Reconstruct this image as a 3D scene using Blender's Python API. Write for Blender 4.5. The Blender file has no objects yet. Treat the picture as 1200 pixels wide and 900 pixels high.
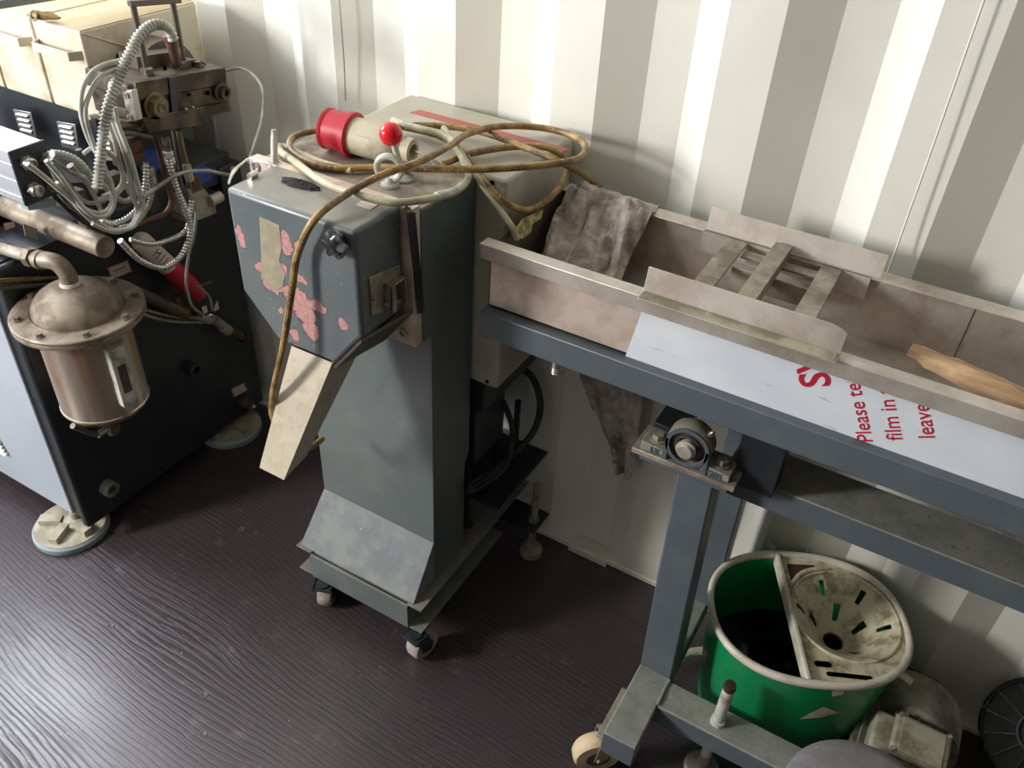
import bpy, math, random
from math import sin, cos, pi, radians
from mathutils import Vector, Matrix, Euler, noise
SC = bpy.context.scene
COL = SC.collection
random.seed(7)

# ------------------------------------------------------------------ camera
CAM_H = 1.56
FPX = 999.16
cam_rot = Euler((radians(52.5239), radians(-2.7748), radians(30.2002)), 'XYZ')
cd = bpy.data.cameras.new('camera')
cd.sensor_fit = 'HORIZONTAL'; cd.sensor_width = 36.0; cd.lens = FPX / 1200 * 36
cd.clip_start = 0.02
cam = bpy.data.objects.new('camera', cd); COL.objects.link(cam)
cam.location = (0, 0, CAM_H); cam.rotation_euler = cam_rot
SC.camera = cam

# ------------------------------------------------------------------ world, daylight through the open container doors
w = bpy.data.worlds.new('sky'); SC.world = w; w.use_nodes = True
bg = w.node_tree.nodes['Background']; bg.inputs[0].default_value = (0.78, 0.87, 1.0, 1); bg.inputs[1].default_value = 1.2

def area(name, loc, rot, sx, sy, power, col):
    l = bpy.data.lights.new(name, 'AREA'); l.shape = 'RECTANGLE'; l.size = sx; l.size_y = sy
    l.energy = power; l.color = col
    o = bpy.data.objects.new(name, l); COL.objects.link(o); o.location = loc; o.rotation_euler = rot
    return o
# low daylight entering between the half-open doors at the near left corner
kd = Vector((2.1, 2.1, -0.52))
area('door_gap_daylight', (-2.42, -0.93, 1.56), kd.to_track_quat('-Z', 'Y').to_euler(), 0.42, 0.60, 62, (1.0, 0.985, 0.95))
# soft daylight through the open end doorway on the left (x = -2.5), facing into the container
area('end_doorway_daylight', (-2.48, 0.80, 1.80), (radians(90), 0, radians(-90)), 1.0, 1.1, 29, (0.88, 0.92, 1.0))

SC.view_settings.view_transform = 'Standard'; SC.view_settings.look = 'None'
SC.view_settings.gamma = 1.0; SC.view_settings.use_curve_mapping = False
SC.view_settings.exposure = 0.55

# ------------------------------------------------------------------ pixel -> point helpers (measured on the photograph, 1200x900)
_R = cam_rot.to_matrix(); _C = Vector((0, 0, CAM_H))
def _ray(x, y): return _R @ Vector(((x - 600) / FPX, -(y - 450) / FPX, -1))
def ox(x, y, X): r = _ray(x, y); return _C + r * (X / r.x)
def oy(x, y, Y): r = _ray(x, y); return _C + r * (Y / r.y)
def oz(x, y, Z): r = _ray(x, y); return _C + r * ((Z - CAM_H) / r.z)
def pts(plane, val, *pp):
    f = {'x': ox, 'y': oy, 'z': oz}[plane]
    return [f(a, b, val) for a, b in pp]

# ------------------------------------------------------------------ materials
def srgb(h):
    if isinstance(h, str):
        h = h.lstrip('#'); c = [int(h[i:i + 2], 16) / 255 for i in (0, 2, 4)]
        return tuple((x / 12.92 if x <= .04045 else ((x + .055) / 1.055) ** 2.4) for x in c) + (1,)
    return tuple(h) + (1,) if len(h) == 3 else h
MATS = {}
class NT:
    def __init__(s, name):
        s.m = bpy.data.materials.new(name); s.m.use_nodes = True; s.t = s.m.node_tree
        s.b = s.t.nodes['Principled BSDF']; s.tc = s.t.nodes.new('ShaderNodeTexCoord').outputs['Object']
    def n(s, typ, **k):
        nd = s.t.nodes.new(typ)
        for a, v in k.items(): setattr(nd, a, v)
        return nd
    def link(s, a, b): s.t.links.new(a, b)
    def mapv(s, sc=(1, 1, 1), rot=(0, 0, 0), loc=(0, 0, 0), src=None):
        nd = s.n('ShaderNodeMapping'); s.link(src or s.tc, nd.inputs[0])
        nd.inputs['Scale'].default_value = sc; nd.inputs['Rotation'].default_value = rot; nd.inputs['Location'].default_value = loc
        return nd.outputs[0]
    def noise(s, scale, detail=5, rough=.6, vec=None, dist=0, out=0):
        nd = s.n('ShaderNodeTexNoise'); s.link(vec or s.tc, nd.inputs['Vector'])
        nd.inputs['Scale'].default_value = scale; nd.inputs['Detail'].default_value = detail
        nd.inputs['Roughness'].default_value = rough; nd.inputs['Distortion'].default_value = dist
        return nd.outputs[out]
    def ramp(s, src, a, b, ca=0, cb=1):
        nd = s.n('ShaderNodeMapRange'); s.link(src, nd.inputs[0])
        nd.inputs[1].default_value = a; nd.inputs[2].default_value = b; nd.inputs[3].default_value = ca; nd.inputs[4].default_value = cb
        nd.clamp = True
        return nd.outputs[0]
    def mix(s, f, a, b):
        nd = s.n('ShaderNodeMix', data_type='RGBA')
        for sock, v in ((nd.inputs[0], f), (nd.inputs[6], a), (nd.inputs[7], b)):
            if hasattr(v, 'is_linked'): s.link(v, sock)
            elif isinstance(v, (int, float)): sock.default_value = v
            else: sock.default_value = srgb(v)
        return nd.outputs[2]
    def math(s, op, a, b=0.0):
        nd = s.n('ShaderNodeMath', operation=op)
        for i, v in enumerate((a, b)):
            if hasattr(v, 'is_linked'): s.link(v, nd.inputs[i])
            else: nd.inputs[i].default_value = v
        return nd.outputs[0]
    def bump(s, h, strength=.3, dist=.002):
        nd = s.n('ShaderNodeBump'); nd.inputs['Strength'].default_value = strength; nd.inputs['Distance'].default_value = dist
        s.link(h, nd.inputs['Height']); s.link(nd.outputs[0], s.b.inputs['Normal'])
    def dust(s, base, col, amt=.7):
        g = s.n('ShaderNodeNewGeometry'); sp = s.n('ShaderNodeSeparateXYZ'); s.link(g.outputs['Normal'], sp.inputs[0])
        m = s.math('MULTIPLY', s.ramp(sp.outputs[2], .8, .97), s.ramp(s.noise(18, 6, .65), .25, .6, amt * .45, amt))
        return s.mix(m, base, col)
    def done(s, key, col, rough, metal=0.0, coat=0.0):
        for nm, v in (('Base Color', col), ('Roughness', rough), ('Metallic', metal)):
            i = s.b.inputs[nm]
            if hasattr(v, 'is_linked'): s.link(v, i)
            elif nm == 'Base Color': i.default_value = srgb(v)
            else: i.default_value = v
        if coat: s.b.inputs['Coat Weight'].default_value = coat
        MATS[key] = s.m
        return s.m
def std(key, col, rough=.5, metal=0.0, dirt=None, ds=9, dt=(.45, .7), damt=1.0, speck=None, ss=220, st=(.70, .73), bump=0, bs=60, stretch=(1, 1, 1), var=.15, r2=None, dust=None, damax=.7):
    n = NT(key)
    v = n.mapv(stretch)
    vn = n.noise(ds * .6, 3, .5, v)
    base = n.mix(n.ramp(vn, .3, .7, 0, 1), tuple(c * (1 - var) for c in srgb(col)[:3]), tuple(min(1, c * (1 + var)) for c in srgb(col)[:3]))
    rgh = rough
    if dirt:
        m = n.math('MULTIPLY', n.ramp(n.noise(ds, 8, .65, v), dt[0], dt[0] + (dt[1] - dt[0]) * .62), damt)
        base = n.mix(m, base, dirt)
        if r2 is not None: rgh = n.ramp(m, 0, 1, rough, r2)
    if speck:
        base = n.mix(n.ramp(n.noise(ss, 3, .6), st[0], st[1]), base, speck)
    if dust: base = n.dust(base, dust, damax)
    if bump: n.bump(n.noise(bs, 5, .6), bump, .002)
    return n.done(key, base, rgh, metal)

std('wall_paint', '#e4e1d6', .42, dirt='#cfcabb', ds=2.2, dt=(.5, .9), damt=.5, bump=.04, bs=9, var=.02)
std('low_bounce_paint', '#8f8c84', .6, var=.03)  # white of the unseen walls darkened to cut bounce light
std('ceiling_paint', '#b5b2a8', .6, var=.03)  # ceiling darkened likewise to keep bounce light down
std('grey_paint', '#5a6260', .32, dirt='#70736f', ds=14, dt=(.5, .8), damt=.5, dust='#8d887b', damax=.8, speck='#9fa29b', ss=260, st=(.685, .72), bump=.06, bs=120, var=.06)
std('grey_paint_pale', '#717678', .5, dirt='#8a8c86', ds=16, dt=(.45, .7), damt=.7, speck='#c3c3ba', ss=200, st=(.69, .73), bump=.1, bs=160, var=.08)  # paler, rougher, more speckled version of the grey paint
std('frame_paint', '#575f66', .38, dirt='#6d7270', ds=12, dt=(.5, .8), damt=.4, speck='#aeb4b4', ss=180, st=(.73, .76), bump=.05, bs=90, var=.05)
std('frame_dusty', '#7b7d76', .85, dirt='#8f8e83', ds=25, dt=(.4, .7), damt=.8, speck='#55605f', ss=150, st=(.64, .68), bump=.25, bs=220, var=.1)
std('dark_paint', '#25292c', .36, dirt='#3b4145', ds=7, dt=(.5, .85), damt=.5, speck='#6f7472', ss=190, st=(.74, .77), bump=.03, bs=80, var=.06)
std('panel_paint', '#aab0ba', .4, dirt='#9298a2', ds=5, dt=(.5, .9), damt=.4, var=.03)
std('cream_paint', '#cfc3ae', .38, dirt='#9a8158', ds=9, dt=(.48, .8), damt=.8, speck='#7d6a4c', ss=160, st=(.74, .77), bump=.04, bs=60, var=.08)
std('cream_top', '#b5a47c', .5, dirt='#7c6640', ds=5, dt=(.42, .75), damt=.75, bump=.05, bs=60, var=.1, stretch=(1, .35, 1))
std('box_paint', '#bab6a8', .42, dirt='#938b75', ds=7, dt=(.48, .8), damt=.6, dust='#9c9480', damax=.7, bump=.03, bs=60, var=.03)
std('steel', '#cfc6bc', .42, .5, dirt='#9c8c7e', ds=9, dt=(.42, .75), damt=.7, r2=.55, bump=.05, bs=50, var=.12)
std('steel_pink', '#ead6c8', .38, .4, dirt='#b59d8e', ds=16, dt=(.4, .78), damt=.75, bump=.04, bs=80, var=.1)
std('steel_dirty', '#ada394', .5, .45, dirt='#72685a', ds=14, dt=(.4, .7), damt=.8, r2=.75, speck='#b8b0a0', ss=240, st=(.70, .75), bump=.1, bs=150, var=.12)
std('steel_dark', '#5d5650', .5, .55, dirt='#6b5f45', ds=12, dt=(.5, .8), damt=.6, r2=.7, bump=.06, bs=90, var=.12)
std('steel_clean', '#c4c0b8', .28, .9, dirt='#8d8170', ds=14, dt=(.5, .8), damt=.6, r2=.5, var=.08)
std('vessel_steel', '#c2b3a3', .24, .7, dirt='#ad6c3c', ds=10, dt=(.46, .62), damt=.8, r2=.4, var=.15, stretch=(1, 1, .12))
std('vessel_dusty', '#958978', .5, .4, dirt='#5f5143', ds=13, dt=(.42, .68), damt=.85, r2=.7, speck='#4b4036', ss=110, st=(.70, .74), bump=.08, bs=120, var=.12)
std('die_steel', '#3b342e', .42, .7, dirt='#6b5d4b', ds=22, dt=(.45, .7), damt=.8, r2=.65, speck='#9a9185', ss=110, st=(.72, .77), bump=.08, bs=90, var=.15)
std('copper', '#664234', .5, .4, dirt='#4d3a2e', ds=30, dt=(.4, .7), damt=.8, var=.15)
std('brass', '#7a6a50', .42, .5, dirt='#54462f', ds=30, dt=(.4, .7), damt=.7, var=.15)
std('rust_red', '#5a3428', .6, .2, dirt='#3f2e27', ds=25, var=.2)
std('white_grey_cable', '#b5b5ac', .5, dirt='#7d7a6c', ds=22, dt=(.45, .75), damt=.7, var=.06)
std('grey_cable', '#8f918a', .5, dirt='#6c6a60', ds=22, var=.08)
std('black_rubber', '#17181a', .5, dirt='#2b2b2b', ds=25, var=.1)
std('dark_plastic', '#24282b', .42, dirt='#34383a', ds=15, damt=.6, var=.08)
std('tan_cable', '#a0824c', .42, dirt='#5b4226', ds=32, dt=(.42, .68), damt=.85, speck='#c2a878', ss=330, st=(.58, .66), var=.15)
std('pale_cable', '#b7b294', .5, dirt='#857f60', ds=26, dt=(.45, .72), damt=.7, speck='#dedbc6', ss=420, st=(.60, .66), var=.1)
std('red_plastic', '#b51f30', .45, dirt='#7d1a26', ds=20, dt=(.55, .85), damt=.5, var=.05)
std('ball_red', '#d81a26', .12, var=.02)
std('plug_grey', '#bcb39c', .5, dirt='#8f8468', ds=24, dt=(.48, .75), damt=.8, speck='#564c3c', ss=180, st=(.72, .76), var=.05)
std('knob_black', '#1e1f21', .25, dirt='#77787a', ds=40, dt=(.56, .62), damt=.7, var=.1)
std('cast_grey', '#c2c0b8', .5, dirt='#938e80', ds=30, var=.08)
std('chute_paint', '#b9ac96', .5, dirt='#93826a', ds=60, dt=(.48, .85), damt=.5, speck='#7b6a4e', ss=260, st=(.66, .72), var=.06)
std('green_plastic', '#12874f', .32, dirt='#0c6a3c', ds=8, dt=(.5, .8), damt=.5, speck='#c9dccf', ss=150, st=(.755, .775), bump=.06, bs=14, var=.08)
std('rim_plastic', '#d8d0c0', .5, dirt='#a0927c', ds=12, dt=(.46, .7), damt=.65, bump=.04, bs=50, var=.04)
std('wringer_plastic', '#cfc6aa', .5, dirt='#7d7050', ds=34, dt=(.47, .72), damt=.8, speck='#5b4c2a', ss=120, st=(.68, .73), bump=.05, bs=80, var=.06)
std('dust_grey', '#82807f', .95, dirt='#8a868a', ds=30, speck='#b9b4b2', ss=150, st=(.68, .72), bump=.2, bs=200, var=.06)
std('motor_paint', '#8a887a', .55, dirt='#555247', ds=14, speck='#a19e90', ss=170, st=(.70, .74), bump=.08, bs=100, var=.1)
std('motor_box', '#aaa48f', .55, dirt='#7e7761', ds=18, speck='#5e5848', ss=150, st=(.71, .74), var=.08)
std('wood_raw', '#bf9f7c', .7, dirt='#8f6c48', ds=12, dt=(.45, .65), damt=.7, bump=.3, bs=60, var=.15, stretch=(.3, 2, 2))
std('wheel_cream', '#cdb893', .5, dirt='#9d8462', ds=14, dt=(.45, .7), damt=.8, var=.08)
std('wheel_pale', '#b3a9a2', .45, dirt='#8d6f68', ds=18, dt=(.4, .65), damt=.9, var=.1)
std('pad_blue', '#8f9fa2', .5, dirt='#a9a694', ds=14, dt=(.45, .75), damt=.8, var=.06)
std('pad_top', '#b5af9c', .6, dirt='#8f8774', ds=18, dt=(.45, .7), damt=.8, bump=.1, bs=80, var=.08)
std('label_white', '#c9b9b0', .5, var=.04)
std('label_red', '#a8574c', .5, var=.04)
std('ink', '#3b2b26', .6, var=.0)
std('ink_red', '#b91f3a', .45, var=.0)
std('blue_plastic', '#1c3f86', .4, var=.1)
std('alu', '#dcdde0', .32, .75, dirt='#a9abb0', ds=10, dt=(.5, .8), damt=.4, var=.04, stretch=(.2, 4, 4))
std('amber_glass', '#4a1c0d', .1, dirt='#220d08', ds=30, var=.2)
std('silver_sheet', '#b0b4b8', .45, .5, var=.05)
std('granulate', '#1a1817', .9, bump=1, bs=300, var=.3)
std('black_hole', '#030303', 1.0, var=0); MATS['black_hole'].node_tree.nodes['Principled BSDF'].inputs['Specular IOR Level'].default_value = 0
std('brown_paper', '#8f7648', .8, dirt='#5c4726', ds=30, var=.2, bump=.3, bs=80)
std('tape_residue', '#8f8571', .75, dirt='#a79a82', ds=40, dt=(.45, .7), damt=.7, var=.06)
std('cord_white', '#dcd9cc', .7, var=.03)
std('water_dark', '#080908', .12, var=.1)

def m_floor():
    n = NT('floor_wood')
    # wood grain print and relief of the phenolic floor sheets, running roughly along the container
    v = n.mapv((1, 1, 1), (0, 0, radians(4)))
    warp = n.noise(1.0, 2, .5, n.mapv((.8, 1.6, 1), src=v))
    sep = n.n('ShaderNodeSeparateXYZ'); n.link(v, sep.inputs[0])
    yy = n.math('ADD', sep.outputs[1], n.math('MULTIPLY', warp, .20))
    fine = n.noise(7, 3, .55, n.mapv((.45, 1, 1), src=v))
    yy = n.math('ADD', yy, n.math('MULTIPLY', fine, .030))
    fib = n.noise(130, 4, .7, n.mapv((.05, 1, 1), src=v))
    s1 = n.math('SINE', n.math('MULTIPLY', yy, 560))
    s2 = n.math('SINE', n.math('MULTIPLY', yy, 1130))
    g = n.math('ADD', n.math('MULTIPLY', s1, .6), n.math('ADD', n.math('MULTIPLY', s2, .35), n.math('MULTIPLY', n.math('SUBTRACT', fib, .5), 5.0)))
    # the contrast of the print comes and goes in long patches
    patch = n.ramp(n.noise(4, 3, .5, n.mapv((.25, 1, 1), src=v)), .35, .65, .25, 1)
    big = n.noise(3.2, 4, .6)
    gm = n.math('MULTIPLY', n.ramp(g, -.2, 1.0), patch)
    base = n.mix(gm, '#3e3336', '#0e0a0b')
    base = n.mix(n.ramp(big, .35, .75, 0, .35), base, '#3f3338')
    scr = n.noise(14, 10, .75, n.mapv((1, 1, 1), (0, 0, .4)))
    base = n.mix(n.math('MULTIPLY', n.ramp(scr, .58, .74), .45), base, '#857a7e')
    base = n.mix(n.ramp(n.noise(150, 3, .6), .715, .74), base, '#b9b2b0')
    rg = n.ramp(gm, 0, 1, .26, .60)
    rg = n.math('ADD', rg, n.ramp(big, .4, .8, 0, .10))
    n.bump(n.math('MULTIPLY', gm, -1.0), .35, .0012)
    n.b.inputs['Specular IOR Level'].default_value = .8
    return n.done('floor_wood', base, rg)
m_floor()

def m_peel():
    n = NT('peeled_grey_paint')
    base = n.mix(n.ramp(n.noise(8, 3, .5), .3, .7), '#565d60', '#656b6c')
    base = n.mix(n.ramp(n.noise(200, 3, .6), .67, .70), base, '#c3b9ae')
    sep = n.n('ShaderNodeSeparateXYZ'); n.link(n.tc, sep.inputs[0])
    wx = n.math('MULTIPLY', n.math('SUBTRACT', n.noise(38, 6, .7), .5), .036)
    wz = n.math('MULTIPLY', n.math('SUBTRACT', n.noise(38, 6, .7, n.mapv((1, 1, 1), loc=(3, 7, 1))), .5), .036)
    X = n.math('ADD', sep.outputs[0], wx); Z = n.math('ADD', sep.outputs[2], wz)
    cur = None
    for (px, py, rx, rz) in PEEL:
        p = oy(px, py, .80)
        d = n.math('ADD', n.math('POWER', n.math('MULTIPLY', n.math('SUBTRACT', X, p.x), 1 / rx), 2), n.math('POWER', n.math('MULTIPLY', n.math('SUBTRACT', Z, p.z), 1 / rz), 2))
        cur = d if cur is None else n.math('MINIMUM', cur, d)
    # only the front plate (normal towards -y)
    front = n.math('LESS_THAN', sep.outputs[1], .815)
    base = n.dust(base, '#8d887b', .9)
    mask = n.math('MULTIPLY', n.ramp(cur, 1.0, .93), front)
    edge = n.math('MULTIPLY', n.ramp(cur, 1.22, 1.1), front)
    pink = n.mix(n.ramp(n.noise(160, 4, .6), .4, .65), '#bd8d88', '#a4736f')
    col = n.mix(edge, base, '#4b3b38')
    col = n.mix(mask, col, pink)
    n.bump(n.math('MULTIPLY', mask, -1.0), .5, .001)
    return n.done('peeled_grey_paint', col, n.ramp(mask, 0, 1, .34, .8))
PEEL = [(282, 278, .008, .016), (334, 285, .010, .022), (347, 290, .006, .012), (330, 315, .010, .012), (305, 313, .012, .009), (350, 325, .012, .008),
        (320, 335, .020, .012), (345, 345, .026, .016), (356, 365, .024, .022), (365, 385, .016, .018), (345, 392, .010, .012), (402, 380, .008, .010),
        (371, 360, .020, .010), (328, 365, .005, .006), (350, 410, .016, .008), (318, 300, .006, .008)]
m_peel()

def m_rag():
    n = NT('stained_rag')
    a = n.noise(16, 8, .7, dist=.4); b = n.noise(45, 6, .65)
    c = n.mix(n.ramp(a, .35, .68), '#c4bab0', '#5e5148')
    c = n.mix(n.ramp(b, .5, .72), c, '#d0c7bd')
    c = n.mix(n.ramp(n.noise(9, 4, .6, n.mapv(loc=(4, 2, 1))), .55, .75, 0, .7), c, '#b3aba5')
    n.bump(n.noise(30, 6, .7, dist=.8), .5, .004)
    return n.done('stained_rag', c, .9)
m_rag()

def m_film():
    n = NT('protective_film')
    b = n.mix(n.ramp(n.noise(6, 4, .6), .35, .7), '#e4e7ec', '#d3d8e0')
    scr = n.noise(120, 2, .5, n.mapv((.15, 1, 1), (0, .5, 0)))
    b = n.mix(n.ramp(scr, .70, .74, 0, .5), b, '#878d98')
    b = n.mix(n.ramp(n.noise(90, 3, .6), .73, .76, 0, .8), b, '#6c6f74')
    return n.done('protective_film', b, .3)
m_film()

# ------------------------------------------------------------------ mesh builder
class MB:
    def __init__(s): s.v = []; s.f = []
    def add(s, vs, fs):
        o = len(s.v); s.v += [Vector(p) for p in vs]; s.f += [tuple(i + o for i in f) for f in fs]; return s
    def hexa(s, p):  # p[0..3] bottom ccw, p[4..7] top
        return s.add(p, [(3, 2, 1, 0), (4, 5, 6, 7), (0, 1, 5, 4), (1, 2, 6, 5), (2, 3, 7, 6), (3, 0, 4, 7)])
    def box(s, x0, x1, y0, y1, z0, z1):
        return s.hexa([(x0, y0, z0), (x1, y0, z0), (x1, y1, z0), (x0, y1, z0), (x0, y0, z1), (x1, y0, z1), (x1, y1, z1), (x0, y1, z1)])
    def obox(s, c, ax, ay, az, hx, hy, hz):
        c = Vector(c); ax, ay, az = [Vector(a).normalized() for a in (ax, ay, az)]
        return s.hexa([c + ax * hx * i + ay * hy * j + az * hz * k for i, j, k in ((-1, -1, -1), (1, -1, -1), (1, 1, -1), (-1, 1, -1), (-1, -1, 1), (1, -1, 1), (1, 1, 1), (-1, 1, 1))])
    def prism(s, poly, ext):
        n = len(poly); P = [Vector(p) for p in poly]; e = Vector(ext)
        return s.add(P + [p + e for p in P], [tuple(range(n))[::-1], tuple(range(n, 2 * n))] + [(i, (i + 1) % n, n + (i + 1) % n, n + i) for i in range(n)])
    def rings(s, R, cap=True, closed=False):
        n = len(R[0]); vs = [p for r in R for p in r]; fs = []
        m = len(R)
        for k in range(m if closed else m - 1):
            a = k * n; b = ((k + 1) % m) * n
            for i in range(n): fs.append((a + i, a + (i + 1) % n, b + (i + 1) % n, b + i))
        if cap and not closed: fs += [tuple(range(n))[::-1], tuple(range((m - 1) * n, m * n))]
        return s.add(vs, fs)
    def lathe(s, prof, o, axis=(0, 0, 1), n=24, cap=True):
        o = Vector(o); w = Vector(axis).normalized(); u = w.orthogonal().normalized(); v = w.cross(u)
        return s.rings([[o + w * h + (u * cos(2 * pi * i / n) + v * sin(2 * pi * i / n)) * max(r, 1e-5) for i in range(n)] for r, h in prof], cap)
    def cyl(s, p, q, r, r2=None, n=20):
        p = Vector(p); q = Vector(q); return s.lathe([(r, 0), (r if r2 is None else r2, (q - p).length)], p, q - p, n)
    def ball(s, c, r, n=20, sc=1):
        return s.lathe([(r * sin(pi * k / n), -r * cos(pi * k / n) * sc) for k in range(n + 1)], c, (0, 0, 1), n)
    def tube(s, P, r, n=8, closed=False):
        P = [Vector(p) for p in P]; m = len(P); R = []
        t0 = (P[1] - P[0]).normalized(); u = t0.orthogonal().normalized()
        for i in range(m):
            if closed: t = (P[(i + 1) % m] - P[i - 1]).normalized()
            else: t = (P[min(i + 1, m - 1)] - P[max(i - 1, 0)]).normalized()
            u = (u - t * u.dot(t)).normalized(); v = t.cross(u)
            rr = r[i] if isinstance(r, (list, tuple)) else r
            R.append([P[i] + (u * cos(2 * pi * k / n) + v * sin(2 * pi * k / n)) * rr for k in range(n)])
        return s.rings(R, True, closed)
    def build(s, name, mat, parent=None, bevel=0, ang=35, smooth=True, solid=0, recalc=True):
        me = bpy.data.meshes.new(name)
        c = Vector((0, 0, 0))
        me.from_pydata([tuple(p) for p in s.v], [], s.f); me.update()
        if recalc:
            import bmesh
            bm = bmesh.new(); bm.from_mesh(me); bmesh.ops.recalc_face_normals(bm, faces=bm.faces); bm.to_mesh(me); bm.free()
        o = bpy.data.objects.new(name, me); COL.objects.link(o)
        mats = mat if isinstance(mat, list) else [mat]
        for m in mats: me.materials.append(MATS[m])
        if smooth:
            me.shade_smooth(); me.set_sharp_from_angle(angle=radians(ang))
        if solid:
            md = o.modifiers.new('solid', 'SOLIDIFY'); md.thickness = solid; md.offset = 0
        if bevel:
            md = o.modifiers.new('bevel', 'BEVEL'); md.width = bevel; md.segments = 2; md.limit_method = 'ANGLE'; md.angle_limit = radians(40)
        if parent is not None:
            o.parent = parent
            base = Vector((0, 0, 0)); q = parent
            while q is not None: base += q.location; q = q.parent
            o.location = -base
        return o
def spline(P, step=.006):
    P = [Vector(p) for p in P]; out = []
    for i in range(len(P) - 1):
        a = P[i - 1] if i else P[0] * 2 - P[1]; b, c = P[i], P[i + 1]; d = P[i + 2] if i + 2 < len(P) else c * 2 - b
        k = max(2, int((c - b).length / step))
        for j in range(k):
            t = j / k
            out.append(.5 * ((2 * b) + (c - a) * t + (2 * a - 5 * b + 4 * c - d) * t * t + (3 * b - a - 3 * c + d) * t ** 3))
    out.append(P[-1]); return out
def hose(P, r, pitch=.0064, amp=.17):
    sp = spline(P, pitch / 4); rr = [r * (1 + amp * (.7, .7, -1, -1)[k % 4]) for k in range(len(sp))]
    return MB().tube(sp, rr, 9)
def cable(P, r, step=.008, n=8): return MB().tube(spline(P, step), r, n)
def tag(o, label, cat, group=None):
    o['label'] = label; o['category'] = cat
    if group: o['group'] = group
    return o
def thing(name, label, cat, loc, group=None):
    o = bpy.data.objects.new(name, None); COL.objects.link(o); o.location = loc; o.empty_display_size = .05
    return tag(o, label, cat, group)
def struct(o): o['kind'] = 'structure'; return o
def hexpts(c, u, v, r, n=6, ph=0):
    c = Vector(c); return [c + u * r * cos(2 * pi * i / n + ph) + v * r * sin(2 * pi * i / n + ph) for i in range(n)]
def bolt(name, base, axis, r, h, mat, parent, washer=True):
    m = MB(); ax = Vector(axis).normalized(); u = ax.orthogonal().normalized(); v = ax.cross(u); base = Vector(base)
    if washer: m.lathe([(r * 1.35, 0), (r * 1.35, h * .2)], base, ax, 16)
    m.prism(hexpts(base + ax * h * .2, u, v, r), ax * h * .8)
    return m.build(name, mat, parent, ang=20)
def socket_screw(base, axis, r, parent, mat='steel_clean', h=.003):
    m = MB(); m.lathe([(r, 0), (r, h), (r * .62, h), (r * .55, h * .2), (.0001, h * .2)], base, axis, 16, cap=False)
    return m.build('socket_screw', mat, parent)
def text(body, size, origin, xdir, ydir, mat, parent, name='lettering', extrude=.0003, offset=0.0, spacing=1.0, sx=1.0):
    cu = bpy.data.curves.new(name, 'FONT'); cu.body = body; cu.size = size; cu.extrude = extrude; cu.offset = offset; cu.space_character = spacing; cu.resolution_u = 4
    tmp = bpy.data.objects.new('tmp_text', cu); COL.objects.link(tmp)
    bpy.context.view_layer.update()
    me = bpy.data.meshes.new_from_object(tmp.evaluated_get(bpy.context.evaluated_depsgraph_get()))
    bpy.data.objects.remove(tmp)
    X = Vector(xdir).normalized(); Y = Vector(ydir).normalized(); Z = X.cross(Y); O = Vector(origin)
    for vv in me.vertices: vv.co = O + X * vv.co.x * sx + Y * vv.co.y + Z * vv.co.z
    me.materials.clear(); me.materials.append(MATS[mat]); me.name = name
    o = bpy.data.objects.new(name, me); COL.objects.link(o)
    o.parent = parent; base = Vector((0, 0, 0)); q = parent
    while q is not None: base += q.location; q = q.parent
    o.location = -base
    return o

# ================================================================== SETTING
WY = 1.335; NEAR = WY - .018; FAR = WY + .018
X0, X1, YB, ZC = -2.5, 4.6, -1.02, 2.58
PER = .281; PH = -.577
def corr(xa, xb, y_near, y_far):
    out = []; k0 = int((xa - PH) / PER) - 1; k = k0
    while PH + k * PER < xb + PER:
        b = PH + k * PER
        for dx, y in ((0, y_near), (.072, y_far), (.142, y_far), (.198, y_near)):
            x = b + dx
            if xa <= x <= xb: out.append((x, y))
        k += 1
    return [(xa, out[0][1])] + out + [(xb, out[-1][1])]
def corr_wall(name, near, far, back):
    P = corr(X0, X1, near, far); m = MB(); n = len(P)
    vs = []
    for x, y in P: vs += [(x, y, -.02), (x, y, ZC), (x, back, ZC), (x, back, -.02)]
    fs = []
    for i in range(n - 1):
        a = i * 4; b = a + 4
        for j in range(4): fs.append((a + j, a + (j + 1) % 4, b + (j + 1) % 4, b + j))
    fs += [(0, 1, 2, 3), tuple(4 * (n - 1) + j for j in (3, 2, 1, 0))]
    m.add(vs, fs); return struct(m.build(name, 'wall_paint' if name == 'wall_back' else 'low_bounce_paint', bevel=.004, ang=20))
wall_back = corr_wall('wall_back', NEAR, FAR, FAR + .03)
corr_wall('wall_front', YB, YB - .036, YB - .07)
struct(MB().box(X1, X1 + .05, YB - .07, FAR + .03, -.02, ZC).build('wall_right', 'low_bounce_paint'))
struct(MB().box(X0, X1 + .05, YB - .07, FAR + .03, ZC, ZC + .04).build('ceiling', 'ceiling_paint'))
floor = struct(MB().box(X0 - 2.5, X1 + .05, YB - .07, FAR + .03, -.03, 0).build('floor', 'floor_wood'))
def place(px, py, z=0): return oz(px, py, z)
for (px, py) in ((56, 677), (130, 733), (239, 814), (210, 575), (283, 620), (168, 600), (238, 860)):
    c = place(px, py); m = MB().lathe([(.008, .0), (.008, .0008), (.0045, .0008), (.003, .0002), (.0001, .0002)], c, (0, 0, 1), 14, cap=False)
    m.build('screw', 'steel_dark', floor)
m = MB()
m.box(X0, X1, NEAR - .003, FAR - .001, 0, .016)
struct(m.build('baseboard_back', 'wall_paint', bevel=.003))
# lashing ring on the lower rail
c = oy(690, 640, 1.31)
c = Vector((c.x, 1.30, .035))
m = MB().tube([c + Vector((.026 * cos(a), -.004 - .012 * sin(a), .028 * sin(a) - .012)) for a in [pi * k / 14 for k in range(15)]], .0055, 8)
m.box(c.x - .05, c.x + .05, 1.306, 1.314, 0.0, .012)
lr = m.build('lashing_ring', 'wall_paint', wall_back)

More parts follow.
